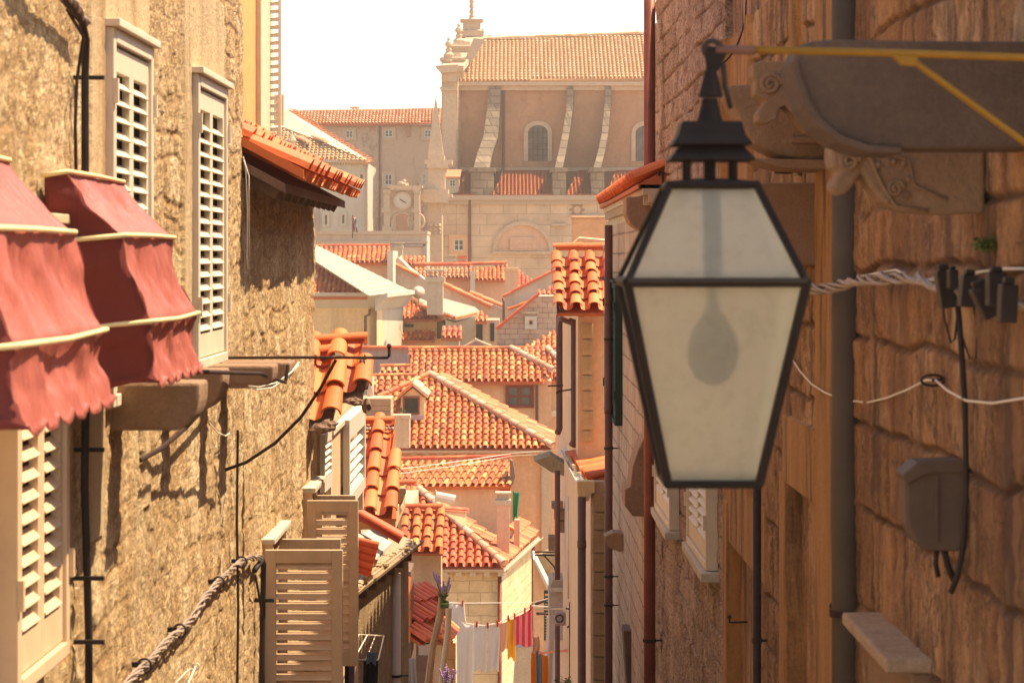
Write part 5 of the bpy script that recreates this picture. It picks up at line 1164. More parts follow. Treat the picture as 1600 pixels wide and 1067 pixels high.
# --- small strips of tile left of it
for i, (q, Y, lb) in enumerate(((((594, 583), (668, 583), (672, 573), (596, 574)), 82, 'thin strip of orange roof under the grey boarded wall'), (((584, 612), (645, 606), (652, 588), (584, 589)), 77, 'orange tile roof strip left of the dormer ridge'))):
    H = thing('small_house', lb, 'house'); pl = Plane(q[0][0], q[0][1], Y, 25)
    roof(H, pl, list(q), w=.22, e=.33, mat='tile', sd=63 + i); wallbox(H, q[0][0] - 3, q[1][0], q[0][1] + 1, Y + .3, 2.2, 'plaster_pink')
    caps(H, pl.at(*q[3]) + V((0, 0, .05)), pl.at(*q[2]) + V((0, 0, .05)), .08, .4, 'tile')
H = thing('boarded_house', 'house with weathered grey-pink boarded wall under a thin red ridge', 'house')
wallbox(H, 560, 690, 545, 88, 3, 'wood_grey'); wallbox(H, 690, 890, 547, 88.2, 3, 'wood_grey', name='wall')
mb = MB()
for k in range(9): mb.pbox(574 + k * 11.5, 575.5 + k * 11.5, 546, 600, 87.95, .06)
build(mb, 'boards', M['wood_grey'], H)
caps(H, P(560, 543, 87.9), P(890, 544, 87.9), .09, .42, 'tile_red')
mb = MB(); mb.prism([P(722, 545, 88.4), P(744, 532, 88.4), P(766, 541, 88.4), P(766, 548, 88.4), P(722, 548, 88.4)], (0, 1.5, 0)); build(mb, 'gable', M['wood_grey'], H)
caps(H, P(744, 531, 88.3), P(767, 541, 88.3), .06, .4, 'tile_white'); caps(H, P(744, 531, 88.3), P(721, 545, 88.3), .06, .4, 'tile_white')

# --- cream house with pale stone hip
H = thing('cream_house', 'cream house with white cornice and wide pale stone roof slope', 'house')
k0 = P(590, 462, 95); Y2 = k0.z / (-(456.5 - HY) / F)
foot(H, [(-12, 95.5), (k0.x - .35, 95.5), (k0.x, 95.8), (X_(630, Y2), Y2), (X_(630, Y2), Y2 + 3), (-12, Y2 + 3)], k0.z - .1, 'plaster_yellow')
mb = MB(); e1 = V((X_(638, Y2) + .05, Y2 - .3, k0.z)); mb.prism([V((k0.x - .05, 95.45, gz(95))), V((k0.x - .05, 95.3, gz(95))), V((X_(632, Y2), Y2 - .1, gz(95))), V((X_(632, Y2), Y2, gz(95)))], (0, 0, k0.z - gz(95) - .3)); build(mb, 'wall', M['plaster_cream'], H)  # paler skin on the sunlit side; the light is put into its colour
mb = MB(); mb.prism([V((-12, 94.9, k0.z)), V((-12, 95.5, k0.z - .5)), V((-12, 95.5, k0.z))], (12 + k0.x, 0, 0)); mb.box(-12, k0.x, 94.85, 95.5, k0.z, k0.z + .12); build(mb, 'cornice', M['white_stone'], H)
mb = MB(); d = e1 - V((k0.x, 94.9, k0.z)); oo = V((k0.x - .1, 94.9, k0.z + .1)); a_ = V((d.y, -d.x, 0)).normalized()
mb.prism([oo, oo + a_ * .5, oo + a_ * .5 + V((0, 0, -.16)), oo + a_ * .25 + V((0, 0, -.3)), oo + V((0, 0, -.7))], d); build(mb, 'cornice', M['white_stone'], H)
pl = Plane(520, 462, 94.9, 25)
roof(H, pl, [(478, 462), (574, 462), (489, 408), (478, 402)], w=.19, e=.33, mat='tile', sd=71)
plr = Plane3(oo + a_ * .2 + V((0, 0, .02)), oo + d + a_ * .2 + V((0, 0, .02)), pl.at(478, 400))
ro = MB(); ro.prism([plr.at(576, 463), plr.at(642, 456), plr.at(510, 392), plr.at(478, 376), plr.at(478, 400)], (0, 0, .03)); build(ro, 'roof', M['stone_roof'], H)
mb = MB()
for k in range(12):
    t = k / 12; p, q = plr.at(576 - 98 * t, 463 - 62 * t), plr.at(642 - 140 * t, 456 - 68 * t); mb.tube([p + V((0, 0, .04)), q + V((0, 0, .04))], .02, 4)
build(mb, 'roof_ribs', M['plaster_cream'], H)
caps(H, pl.at(478, 402) + V((0, 0, .05)), pl.at(576, 463) + V((0, 0, .05)), .10, .4, 'tile_white')
mb = MB(); mb.tube([P(578, 483, 95.2), P(577, 492, 95.2), P(571, 494, 95.2), P(571, 545, 95.2)], .06, 6); build(mb, 'drain_pipe', M['pipe_brown'], H, smooth=True)
mb = MB(); mb.pbox(484, 496, 430, 452, 94.9 + 1.4, .4); build(mb, 'skylight', M['white_metal'], H)
H = thing('cream_house', 'pink-cream house with short tile roof behind the pale stone slope', 'house')
wallbox(H, 500, 606, 409, 110, 4, 'plaster_pink'); pl = Plane(560, 409, 109.6, 25)
roof(H, pl, [(478, 410), (606, 409), (609, 386), (478, 387)], w=.22, e=.34, mat='tile', sd=72); caps(H, pl.at(478, 386) + V((0, 0, .05)), pl.at(609, 385) + V((0, 0, .05)), .08, .4, 'tile_red')
mb = MB(); mb.pbox(605, 614, 392, 470, 109.2, 4.5); build(mb, 'party_wall', M['white_stone'], H)
H = thing('small_house', 'small stone gable house between cream house and tall chimney', 'house')
mb = MB(); mb.prism([P(x, y, 112) for x, y in ((613, 408), (622, 402), (640, 420), (668, 440), (668, 500), (613, 500))], (0, 3, 0)); build(mb, 'wall', M['plaster_grey'], H)
caps(H, P(614, 412, 111.8), P(655, 432, 111.8), .12, .4, 'tile_near'); pl = Plane(645, 412, 118, 22); roof(H, pl, [(624, 413), (664, 413), (664, 403), (624, 403)], w=.22, e=.33, mat='tile', sd=73)
mb = MB(); mb.pbox(620, 662, 413, 440, 118.3, .5); build(mb, 'wall', M['plaster_pink'], H)
# --- yellow house
H = thing('yellow_house', 'little yellow house with white hip line and small tiled canopy', 'house')
wallbox(H, 628, 702, 495, 104, 4, 'plaster_yellow'); pl = Plane(655, 496, 103.7, 25)
roof(H, pl, [(624, 497), (690, 497), (645, 468), (624, 468)], w=.2, e=.33, mat='tile', sd=81)
caps(H, pl.at(642, 467) + V((0, 0, .08)), pl.at(696, 498) + V((0, 0, .08)), .20, .5, 'tile_white')
window(H, 683, 696, 501, 529, 103.98, None, 'shutter_green', 'glass_green', mv=0, mh=1, fw=.06)
pl = Plane(655, 529, 103.2, 30); roof(H, pl, [(628, 530), (679, 530), (679, 516), (628, 516)], w=.2, e=.33, mat='tile', sd=82)
mb = MB(); mb.pbox(632, 646, 507, 511, 103.9, .1); build(mb, 'vent', M['dark'], H)
H = thing('pale_house', 'pale house with flat cream roof sheets right of the yellow house', 'house')
mb = MB(); mb.prism([P(x, y, 100.5) for x, y in ((696, 500), (712, 504), (745, 494), (745, 560), (696, 560))], (0, 3, 0)); build(mb, 'wall', M['plaster_cream'], H)
pq = [P(660, 480, 104), P(710, 499, 100.2), P(748, 491, 101.5), P(742, 484, 105), P(692, 470, 108)]
plr = Plane3(pq[1], pq[2], pq[0]); mb = MB(); mb.prism([plr.at(655, 480), plr.at(710, 500), plr.at(750, 491), plr.at(742, 484), plr.at(692, 470)], (0, 0, .12)); build(mb, 'roof', M['stone_roof'], H)
caps(H, plr.at(655, 480) + V((0, 0, .1)), plr.at(711, 501) + V((0, 0, .1)), .09, .4, 'tile_near'); caps(H, plr.at(711, 501) + V((0, 0, .1)), plr.at(750, 492) + V((0, 0, .1)), .07, .4, 'tile_near')
H = thing('small_house', 'small tan house with tiny tiled gable and dark narrow doors', 'house')
wallbox(H, 742, 780, 500, 99, 3, 'plaster_tan'); pl = Plane(750, 501, 98.6, 35); roof(H, pl, [(743, 501), (761, 501), (757, 489), (745, 489)], w=.2, e=.3, mat='tile', sd=83)
for a, b in ((744, 754), (766, 772)):
    mb = MB(); mb.pbox(a, b, 505, 533, 98.95, .06); build(mb, 'door', M['dark'], H)
H = thing('tile_canopy', 'small bright red tile canopy on a ribbed block', 'canopy')
mb = MB(); mb.pbox(696, 717, 526, 560, 96, 1); build(mb, 'wall', M['pale_stone'], H); pl = Plane(700, 527, 95.7, 35); roof(H, pl, [(689, 527), (722, 527), (720, 511), (691, 511)], w=.22, e=.33, mat='tile_red', sd=84)
chimney(667, 692, 421, 492, 98, 'pale_stone', 'pale_stone', 'tall pale stone chimney with tiled collar in the middle distance', caph=20, over=3)
T = thing('satellite_dish', 'round beige satellite dish left of the tall pale chimney', 'satellite dish')
mb = MB(); cc = P(654, 457, 103); mb.lathe([(.02, 0), (.15, .02), (.24, .06), (.28, .10)], (0, 0, 0), 20); mb.v = [(cc.x + x, cc.y - z - 0.1, cc.z + y) for x, y, z in mb.v]; build(mb, 'dish', M['dish'], T, smooth=True)
mb = MB(); mb.tube([cc + V((0, .0, 0)), cc + V((0, .3, -.5))], .03); mb.tube([cc + V((0, -.1, -.2)), cc + V((0, -.4, -.05))], .012); build(mb, 'mount', M['dish'], T)
# --- row of pink gables
H = thing('pink_terrace', 'pink terrace house under a long red ridge below the church', 'house')
wallbox(H, 650, 738, 432, 116, 5, 'plaster_pink'); wallbox(H, 740, 790, 436, 115, 5, 'plaster_pink')
pl = Plane(700, 432, 115.6, 25); roof(H, pl, [(648, 433), (737, 432), (737, 417), (648, 418)], w=.2, e=.33, mat='tile_dull', sd=91); caps(H, pl.at(648, 416) + V((0, 0, .08)), pl.at(738, 416) + V((0, 0, .08)), .13, .45, 'tile_red')
pl = Plane(760, 436, 114.6, 25); roof(H, pl, [(738, 437), (790, 436), (792, 416), (740, 417)], w=.2, e=.33, mat='tile', sd=92); caps(H, pl.at(738, 415) + V((0, 0, .08)), pl.at(792, 414) + V((0, 0, .08)), .12, .45, 'tile_red')
mb = MB(); mb.pbox(735, 742, 424, 462, 114.3, .8); build(mb, 'party_wall', M['white_stone'], H)
chimney(789, 808, 418, 470, 113, 'plaster_pink', 'plaster_orange', 'plain pink chimney at the right end of the red ridge', caph=6, over=2, pots=False)
pl = Plane(820, 446, 117, 25); roof(H, pl, [(808, 455), (832, 440), (809, 424)], w=.2, e=.33, mat='tile_red', sd=93)
H = thing('stepped_wall', 'long sloping stone wall with thick red tile coping, middle distance', 'wall')
mb = MB(); mb.prism([P(x, y, 107) for x, y in ((690, 444), (786, 482), (786, 560), (690, 560))], (0, 2.2, 0)); build(mb, 'wall', M['plaster_grey'], H)
caps(H, P(690, 443, 106.9), P(768, 480, 106.9), .16, .45, 'tile_near'); caps(H, P(735, 458, 107.5), P(787, 480, 107.5), .16, .45, 'tile_near')
H = thing('sloping_parapet', 'grey-pink sloping parapet with red coping rising right to the near tiles', 'wall')
mb = MB(); mb.prism([P(x, y, 104) for x, y in ((787, 464), (872, 420), (885, 420), (885, 520), (787, 520))], (0, 2, 0)); build(mb, 'wall', M['plaster_grey'], H)
caps(H, P(885, 413, 103.9), P(785, 464, 103.9), .09, .45, 'tile_red'); caps(H, P(850, 463, 103.7), P(793, 484, 103.7), .10, .45, 'tile_near')
mb = MB(); mb.tube([P(786, 466, 103.7), P(787, 472, 103.7), P(787, 506, 103.7)], .06, 6); build(mb, 'drain_pipe', M['pipe_brown'], H, smooth=True)
pl = Plane(850, 462, 99, 30); roof(H, pl, [(834, 461), (880, 461), (880, 440), (862, 448)], w=.2, e=.33, mat='tile_red', sd=94)
H = thing('stone_gable_house', 'grey stone gable with small square window, left of the near right tiles', 'house')
mb = MB(); mb.prism([P(x, y, 92) for x, y in ((777, 514), (838, 463), (890, 463), (890, 570), (777, 570))], (0, 4, 0)); build(mb, 'wall', M['ashlar_grey'], H)
caps(H, P(842, 459, 91.8), P(776, 514, 91.8), .09, .45, 'tile_red'); window(H, 825, 834, 499, 509, 91.98, ('white_stone', .12), 'shutter_brown', 'glass_dark', mv=0, mh=0, fw=.05)
mb = MB(); mb.pbox(815, 842, 487, 490, 91.9, .2); build(mb, 'lintel', M['pale_stone'], H)
pl = Plane(840, 546, 89.3, 28); roof(H, pl, [(815, 546), (890, 546), (890, 508), (872, 514)], w=.2, e=.33, mat='tile', sd=95)

# ---- laundry across the lane
T = thing('washing_line', 'washing line strung across the lane with the white and pink laundry', 'washing line'); Y = 50
mb = MB(); mb.tube([P(700, 941, Y), P(724, 942, Y), P(728, 973, Y), P(755, 977, Y), P(778, 973, Y), P(800, 963, Y), P(832, 946, Y), P(900, 950, Y - 6)], .012, 6); build(mb, 'rope', M['wire'], T)
mb = MB(); mb.tube([P(690, 942, 50.5), P(832, 941, 50.5), P(900, 924, 47)], .007, 4); build(mb, 'rope', M['wire'], T)
cloth(702, 725, 941, 943, 1120, 1120, Y, 'c_white', 'long white sheet at the left end of the washing line', sd=11, pegs=(723,), amp=.05, folds=1.5)
cloth(721, 740, 971, 976, 1110, 1110, Y - .4, 'c_white', 'second white sheet overlapping the long one', sd=12, amp=.05, folds=1.2)
cloth(739, 761, 975, 977, 1046, 1047, Y, 'c_white', 'white trousers leg in the middle of the washing line', sd=13, pegs=(745,), amp=.03, folds=1.5, taper=.15)
cloth(762, 780, 977, 974, 1048, 1046, Y, 'c_white', 'short white garment right of the middle trousers', sd=14, pegs=(762, 777), amp=.03, folds=1.5)
cloth(780, 795, 972, 968, 1015, 1016, Y + .05, 'c_tan', 'tan cloth between the white and yellow garments', sd=15, amp=.03, folds=1.2)
cloth(794, 806, 966, 963, 1028, 1030, Y, 'c_yellow', 'yellow cloth on the washing line', sd=16, pegs=(794,), amp=.03, folds=1.2)
cloth(804, 832, 963, 948, 1009, 1008, Y - .1, 'c_pink', 'pink and red striped towel on the washing line', sd=17, pegs=(804, 820, 829), amp=.03, folds=2)
cloth(853, 868, 962, 955, 1090, 1100, 44, 'c_mauve' if False else 'c_white', 'whitish shirt hanging right of the lane below the meter', sd=18, amp=.05, folds=1.4, taper=-.6)
cloth(831, 841, 1018, 1018, 1090, 1090, 43, 'c_orange', 'orange cloth at the bottom edge, left of the blue one', sd=19, amp=.03, folds=1, taper=-.5)
cloth(838, 846, 1016, 1016, 1090, 1090, 42.8, 'c_blue', 'blue cloth between two orange ones at the bottom edge', sd=20, amp=.03, folds=1)
cloth(844, 855, 1018, 1024, 1090, 1090, 43, 'c_orange', 'orange cloth at the bottom edge, right of the blue one', sd=21, amp=.03, folds=1, taper=-.5)
cloth(832, 842, 993, 993, 1020, 1020, 43.1, 'c_tan', 'knotted tan cloth above the orange and blue ones', sd=22, amp=.04, folds=1)
mb = MB(); mb.pprism([(806, 1012), (838, 1010), (838, 1120), (800, 1120)], 52, 1.5); one(mb, 'wall_stub', M['pale_stone'], 'pale stone wall end below the pink striped towel', 'wall')
mb = MB(); mb.tube([P(480, 743, 19), P(560, 738, 24), P(640, 731, 35), P(720, 720, 48), P(800, 708, 58), P(880, 702, 38)], .006, 5); one(mb, 'overhead_wire', M['wire'], 'upper pale wire crossing the orange roofs', 'wire', smooth=True)
mb = MB(); mb.tube([P(480, 750, 19), P(560, 745, 24), P(640, 738, 35), P(720, 726, 48), P(800, 712, 58), P(880, 708, 38)], .005, 5); one(mb, 'overhead_wire', M['wire'], 'lower pale wire crossing the orange roofs', 'wire', smooth=True)

# ================================================================ RIGHT SIDE OF THE LANE
H = thing('cornice_house', 'grey stone house with carved eave cornice and green shutter, right of lane', 'house')
XQ = lambda Y: 1.155 - .002 * Y
mb = MB(); mb.prism([V((XQ(20.4), 20.4, gz(21) - 1)), V((XQ(28.3), 28.3, gz(21) - 1)), V((3.5, 28.3, gz(21) - 1)), V((3.5, 20.4, gz(21) - 1))], (0, 0, .40 - gz(21) + 1)); build(mb, 'wall', M['ashlar_grey'], H)
wall_window(H, XQ, -1, 24.2, 26.9, -1.70, -.27, 'shutter_green', leaves=2, label='dark green louvred window')
mb = MB()
for (x0, z0, z1) in ((1.005, .53, .56), (1.03, .48, .53), (1.075, .42, .48), (1.10, .33, .42)): mb.box(x0, 1.35, 19.0, 27.2, z0, z1)
build(mb, 'cornice', M['pale_stone'], H)
mb = MB()
for k in range(30): mb.box(1.04, 1.11, 19.1 + k * .27, 19.23 + k * .27, .40, .48)
build(mb, 'dentils', M['pale_stone'], H)
tl = MB(); bd = MB(); nrm = V((-math.sin(R(27)), 0, math.cos(R(27)))); dd = V((-math.cos(R(27)), 0, -math.sin(R(27))))
bd.prism([V((.99, 19.0, .565)), V((2.6, 19.0, .565 + 1.61 * math.tan(R(27)))), V((2.6, 19.0, .53)), V((.99, 19.0, .53))], (0, 8.3, 0)); rr_ = build(bd, 'roof', M['under'], H)
for c in range(40):
    for r in range(6):
        o = V((.975, 19.05 + c * .206, .585)) - dd * r * .33; barrel(tl, o, dd, V((0, 1, 0)), nrm, .37, .078, .064, .03, 0, 7, .012)
        barrel(tl, o + V((0, .103, 0)), dd, V((0, 1, 0)), -nrm, .37, .066, .07, -.04, -.02, 5)
build(tl, 'roof_tiles', M['tile_near'], rr_, recalc=False)
H = thing('orange_house', 'orange plastered house with big bright tile roof right of the lane', 'house')
wallbox(H, 905, 1010, 480, 30, 12, 'plaster_orange')
pl = Plane(905, 482, 29.4, 25)
roof(H, pl, [(870, 482), (952, 482), (952, 396), (868, 399)], w=.215, e=.31, mat='tile_near', seg=10, thick=.012, sd=101, jit=.012, fill=.04)
caps(H, pl.at(868, 394) + V((0, 0, .06)), pl.at(952, 394) + V((0, 0, .06)), .07, .3, 'tile_near', seg=8)
mb = MB(); mb.prism([P(868, 400, 29.3 + 2), P(872, 400, 31.3), P(876, 490, 29.4), P(870, 486, 29.4)], (.02, .3, 0)); build(mb, 'verge', M['wood_dark'], H)
mb = MB(); mb.tube([P(873, 484, 29.5), P(912, 490, 29.6)], .05, 6); mb.tube([P(878, 480, 29.7), P(896, 484, 29.9)], .06, 6); build(mb, 'beams', M['wood_dark'], H)
stack(H, 910, 925, 505, 690, 29.95, 28, 'quoin')
mb = MB(); mb.box(X_(905, 30) - .012, X_(905, 30) + .05, 30.1, 42, gz(30), zat(488, 30)); build(mb, 'side_wall', M['plaster_orange'], H)
chimney(894, 950, 338, 400, 33.5, 'plaster_orange', 'plaster_orange', 'wide orange chimney block above the big bright tile roof', caph=4, over=1, pots=False)
mb = MB(); mb.prism([P(888, 388, 32.5), P(905, 372, 32.5), P(950, 376, 32.5), P(950, 392, 32.5)], (0, .2, .02)); build(mb, 'flashing', M['plaster_orange'], H)
mb = MB(); mb.pbox(944, 985, 383, 388, 26.5, .3); mb.pbox(948, 983, 388, 396, 26.6, .3); one(mb, 'stone_ledge', M['pale_stone'], 'thin moulded stone ledge by the top of the brown pipe', 'ledge')
vpipe(874, 492, 670, 35, .048, 'pipe_brown', 'thin brown pipe at the left edge of the orange house', foot=True)
T = vpipe(898, 506, 688, 31.2, .052, 'pipe_brown', 'bent brown pipe beside the weathered corner stones', foot=True)
mb = MB(); mb.tube([P(876, 494, 31.2), P(880, 498, 31.2), P(896, 504, 31.2), P(898, 512, 31.2)], .05, 10); build(mb, 'elbow', M['pipe_brown'], T, smooth=True)
mb = MB(); mb.torus(P(951, 638, 27.2), .055, .006, (1, 0, 0), (0, .3, .1)); one(mb, 'iron_ring', M['iron'], 'iron loop round the brown pipe left of the lamp', 'ring')
mb = MB(); mb.tube([P(856, 603, 31), P(880, 602, 31)], .010); mb.tube([P(870, 612, 31), P(894, 608, 31)], .010); mb.tube([P(870, 612, 31), P(870, 616, 31)], .010); one(mb, 'iron_hook', M['iron'], 'pair of thin iron rods between the two brown pipes', 'hook')
H = thing('low_house', 'low annex with slanting orange tile patch and cut stone corner', 'house')
mb = MB(); mb.box(X_(925, 28), 1.6, 28, 34.5, gz(28) - 1, zat(752, 28)); build(mb, 'wall', M['plaster_tan'], H); stack(H, 926, 947, 772, 1085, 27.95, 31, 'quoin', sd=4)
mb = MB(); mb.box(X_(925, 28) - .015, X_(925, 28) + .02, 28.05, 34.5, gz(28) - 1, zat(756, 28)); build(mb, 'side_wall', M['plaster_pink'], H)
pl = Plane3(P(922, 751, 28), P(900, 699, 32.3), P(950, 738, 28.4))
roof(H, pl, [(899, 697), (952, 670), (952, 738), (921, 752)], w=.2, e=.34, mat='tile_near', sd=111, seg=8, fill=.04)
mb = MB(); mb.prism([P(912, 680, 31.5), P(950, 660, 31.5), P(950, 672, 31.5), P(912, 692, 31.5)], (0, .2, 0)); build(mb, 'flashing', M['pipe_grey'], H)
gutter(H, [P(908, 754, 27.9), P(878, 698, 32.8)], .05, 'white_metal')
mb = MB(); mb.pbox(902, 929, 752, 770, 27.9, .2); mb.prism([P(905, 770, 27.9), P(925, 770, 27.9), P(920, 782, 27.9), P(912, 784, 27.9)], (0, .15, 0)); build(mb, 'hopper', M['plaster_yellow'], H)
mb = MB(); rnd = random.Random(3)
for k in range(14): mb.blob(P(886 + k * 2, 712 + k * 3, 30.5 - k * .15), .035, .05, .02, k, 6, .3)
tag(build(mb, 'moss', M['wood_pale'], H), kind='stuff')
vpipe(909, 776, None, 27.9, .048, 'pipe_brown', 'wide brown pipe left of the cut stone corner', joints=(850,))
H = thing('pink_house', 'pink side house down the lane with pipes and shutters, right side', 'house')
mb = MB(); mb.box(X_(886, 36), 2.0, 36, 44, gz(36) - 1, zat(690, 36)); build(mb, 'wall', M['plaster_pink'], H)
mb = MB()
for i, (a, b, c, d) in enumerate(((862, 880, 785, 795), (866, 886, 797, 812), (872, 888, 814, 832), (857, 868, 838, 860))): mb.pbox(a, b, c, d, 37.5 + i * .1, .3)
build(mb, 'brick_steps', M['block'], H)
mb = MB(); mb.pprism([(835, 720), (860, 712), (890, 730), (890, 746), (862, 738)], 38, 1.0); build(mb, 'eave', M['rubble'], H)
vpipe(871, 735, 905, 37, .042, 'pipe_brown', 'brown pipe behind the pale pipe, right of the pink wall')
vpipe(889, 775, 935, 34.8, .025, 'pipe_pale', 'narrow pale pipe right side above the electric box')
vpipe(871, 955, None, 36, .038, 'pipe_brown', 'lowest brown pipe below the electric box on the right')
T = thing('stone_turret', 'small block chimney with white band low on the right', 'chimney')
mb = MB(); mb.pbox(858, 895, 908, 1000, 39, 1); build(mb, 'stack', M['plaster_grey'], T); mb = MB(); mb.pbox(856, 893, 918, 924, 38.8, .3); build(mb, 'band', M['white_stone'], T); mb = MB(); mb.pprism([(858, 918), (864, 906), (893, 906), (893, 918)], 38.85, .9); build(mb, 'cap', M['mortar'], T)
T = thing('electric_box', 'grey electrical box with looping wires low on the right', 'electric box')
mb = MB(); mb.pbox(868, 884, 957, 977, 34.4, .15); build(mb, 'body', M['cable'], T, bevel=.01); mb = MB(); mb.torus(P(874, 966, 34.3), .05, .01, (1, 0, 0), (0, 0, 1)); mb.tube([P(884, 950, 34.3), P(893, 952, 34.3), P(893, 975, 34.3), P(886, 980, 34.3)], .012); mb.tube([P(890, 940, 34.3), P(890, 1080, 34.3)], .010); build(mb, 'wires', M['black'], T)
T = thing('railing_bracket', 'thin iron bracket projecting over the lane near the gutter corner', 'bracket')
mb = MB(); mb.tube([P(836, 862, 40), P(836, 867, 40), P(874, 867, 40)], .014); mb.tube([P(836, 862, 40), P(874, 862, 40)], .012); mb.tube([P(848, 865, 40), P(866, 885, 40), P(868, 892, 40)], .012); build(mb, 'frame', M['iron'], T)
H = thing('low_wall', 'low sloping wall with pale coping beside the golden house', 'wall')
mb = MB(); mb.prism([P(x, y, 52) for x, y in ((834, 876), (858, 922), (862, 1100), (834, 1100))], (0, 1.2, 0)); build(mb, 'wall', M['plaster_orange'], H)
mb = MB(); mb.prism([P(x, y, 51.8) for x, y in ((833, 874), (836, 874), (860, 921), (856, 923))], (0, 1.6, 0)); build(mb, 'coping', M['white_metal'], H)
mb = MB(); mb.prism([P(x, y, 53.5) for x, y in ((836, 872), (868, 855), (885, 905), (860, 920))], (0, .5, 0)); build(mb, 'rubble', M['rubble'], H)
T = thing('window_shutters', 'dark green open shutters low beside the sloping wall', 'shutters')
lm = leaf(P(850, 1000, 50.5), (1, 0, 0), (0, -1, 0), .12, 1.05, st=.02, pitch=.06); build(lm, 'shutter', M['shutter_green'], T); mb = MB(); mb.tube([P(836, 944, 50), P(853, 937, 50)], .03, 4); mb.tube([P(838, 958, 50), P(853, 958, 50)], .03, 4); build(mb, 'stay', M['iron'], T)
mb = MB(); mb.tube([P(838, 952, 42), P(898, 950, 35)], .014); one(mb, 'iron_rod', M['wood_pale'], 'straight pale rod across the lane above the electric box', 'rod')
mb = MB(); mb.tube([P(842, 1020, 42), P(900, 1014, 34)], .016); one(mb, 'iron_rod', M['tile_red'], 'rusty red rod across the lane above the orange cloths', 'rod')
sprig(P(886, 1080, 33.5), 120, .22, 'bright green plant at the bottom between right side pipes', sd=9)
# ================================================================ FAR: CHURCH, PALACE, PORTAL
def taper(mb, x0, x1, y0, y1, z0, x2, x3, y2, y3, z1):
    vs = [(x0, y0, z0), (x1, y0, z0), (x1, y1, z0), (x0, y1, z0), (x2, y2, z1), (x3, y2, z1), (x3, y3, z1), (x2, y3, z1)]
    return mb.add(vs, [(0, 3, 2, 1), (4, 5, 6, 7), (0, 1, 5, 4), (1, 2, 6, 5), (2, 3, 7, 6), (3, 0, 4, 7)])
CH = thing('church', 'large baroque stone church with tiled roof, curved buttresses and blind arch', 'church')
zg_ = -29.5
YN, YA = 160.0, 154.0
mb = MB(); a, b = P(712, 129, YN), P(1090, 129, YN); mb.box(a.x, b.x, YN, YN + 15, zg_, a.z); build(mb, 'nave_wall', M['church_peeled'], CH)
pl = Plane(860, 127, YN - .5, 26)
roof(CH, pl, [(716, 127), (1090, 121), (1090, 51), (757, 63)], w=.27, e=.46, mat='tile_old', pans=False, seg=5, sd=121, fill=.25, under='under_old')
caps(CH, pl.at(755, 63) + V((0, 0, .1)), pl.at(1090, 51) + V((0, 0, .1)), .16, .5, 'tile_old')
mb = MB(); mb.box(a.x, b.x, YN - .55, YN, a.z - .25, a.z - .0); mb.box(a.x, b.x, YN - .3, YN, a.z - .55, a.z - .25); build(mb, 'eave_cornice', M['church_stone'], CH)
# flanking masonry patches of rough stone, buttresses
for i, st_ in enumerate((((774, 130, 22, .35), (771, 170, 24, .9), (766, 215, 27, 1.8), (757, 240, 28, 2.6), (751, 266, 29, 3.6)), ((891, 130, 11, .35), (890, 170, 12, .9), (884, 210, 13, 1.8), (878, 240, 14, 2.6), (872, 266, 15, 3.6)), ((951, 130, 11, .35), (949, 170, 12, .9), (945, 210, 12, 1.8), (939, 240, 13, 2.6), (932, 266, 14, 3.6)))):
    mb = MB(); vs = []
    for (px, py, w, out) in st_:
        Y = YN - out; w *= .82; l, r = P(px - w / 2, py, Y), P(px + w / 2, py, Y); vs += [l, r, V((r.x + .1, YN + .1, r.z)), V((l.x + .1, YN + .1, l.z))]
    n = len(st_); mb.add(vs, [(k * 4 + j, k * 4 + (j + 1) % 4, k * 4 + 4 + (j + 1) % 4, k * 4 + 4 + j) for k in range(n - 1) for j in range(4)] + [(0, 1, 2, 3), (n * 4 - 4, n * 4 - 1, n * 4 - 2, n * 4 - 3)])
    bt = build(mb, 'buttress', M['buttress'], CH)
    px, w = st_[-1][0], st_[-1][2]; mb = MB(); l, r = P(px - w / 2 - 1, 306, YA - .25), P(px + w / 2 + 5, 262, YA - .25); mb.box(l.x, r.x, YA - .25, YN, l.z, r.z - .25); mb.box(l.x - .12, r.x + .12, YA - .4, YN, r.z - .25, r.z); build(mb, 'buttress_base', M['buttress'], bt)
mb = MB(); mb.tube([P(787, 129, YN - .15), P(787, 258, YN - .15), P(783, 282, YN - 2.5), P(777, 303, YA - .3)], .10, 6); build(mb, 'drain_pipe', M['pipe_brown'], CH)
def arched(px0, px1, py0, py1, Y, surr, mat, glass, name='window', label=None, seg=10, rise=None, proud=.12):
    a, b = P(px0, py1, Y), P(px1, py0, Y); cx = (a.x + b.x) / 2; r = (b.x - a.x) / 2; zt = b.z - (rise if rise else r); rz = rise if rise else r
    def ring(rr, rz2): return [V((cx + rr * math.cos(math.pi * k / seg), Y, zt + rz2 * math.sin(math.pi * k / seg))) for k in range(seg + 1)]
    o, i = ring(r + surr, rz + surr), ring(r, rz); o = [V((o[0].x, Y, a.z))] + o + [V((o[-1].x, Y, a.z))]; i = [V((i[0].x, Y, a.z))] + i + [V((i[-1].x, Y, a.z))]
    mb = MB(); n = len(o)
    for k in range(n - 1): mb.prism([o[k], o[k + 1], i[k + 1], i[k]], (0, -proud, 0))
    w = build(mb, name, M[mat], CH, label=label); gl = MB(); gl.prism([p + V((0, .02, 0)) for p in i], (0, -.05, 0)); build(gl, 'pane', M[glass], w); return w, i
w1, _ = arched(825, 856, 196, 252, YN, .28, 'church_stone', 'glass_dark', rise=.5, label='tall arched nave window')
mb = MB()
for k in range(1, 4): x = P(825 + k * 31 / 4, 0, YN).x; mb.box(x - .03, x + .03, YN - .1, YN - .04, P(0, 252, YN).z, P(0, 200, YN).z)
for k in range(1, 6): z = P(0, 198 + k * 9, YN).z; mb.box(P(825, 0, YN).x, P(856, 0, YN).x, YN - .09, YN - .04, z - .025, z + .025)
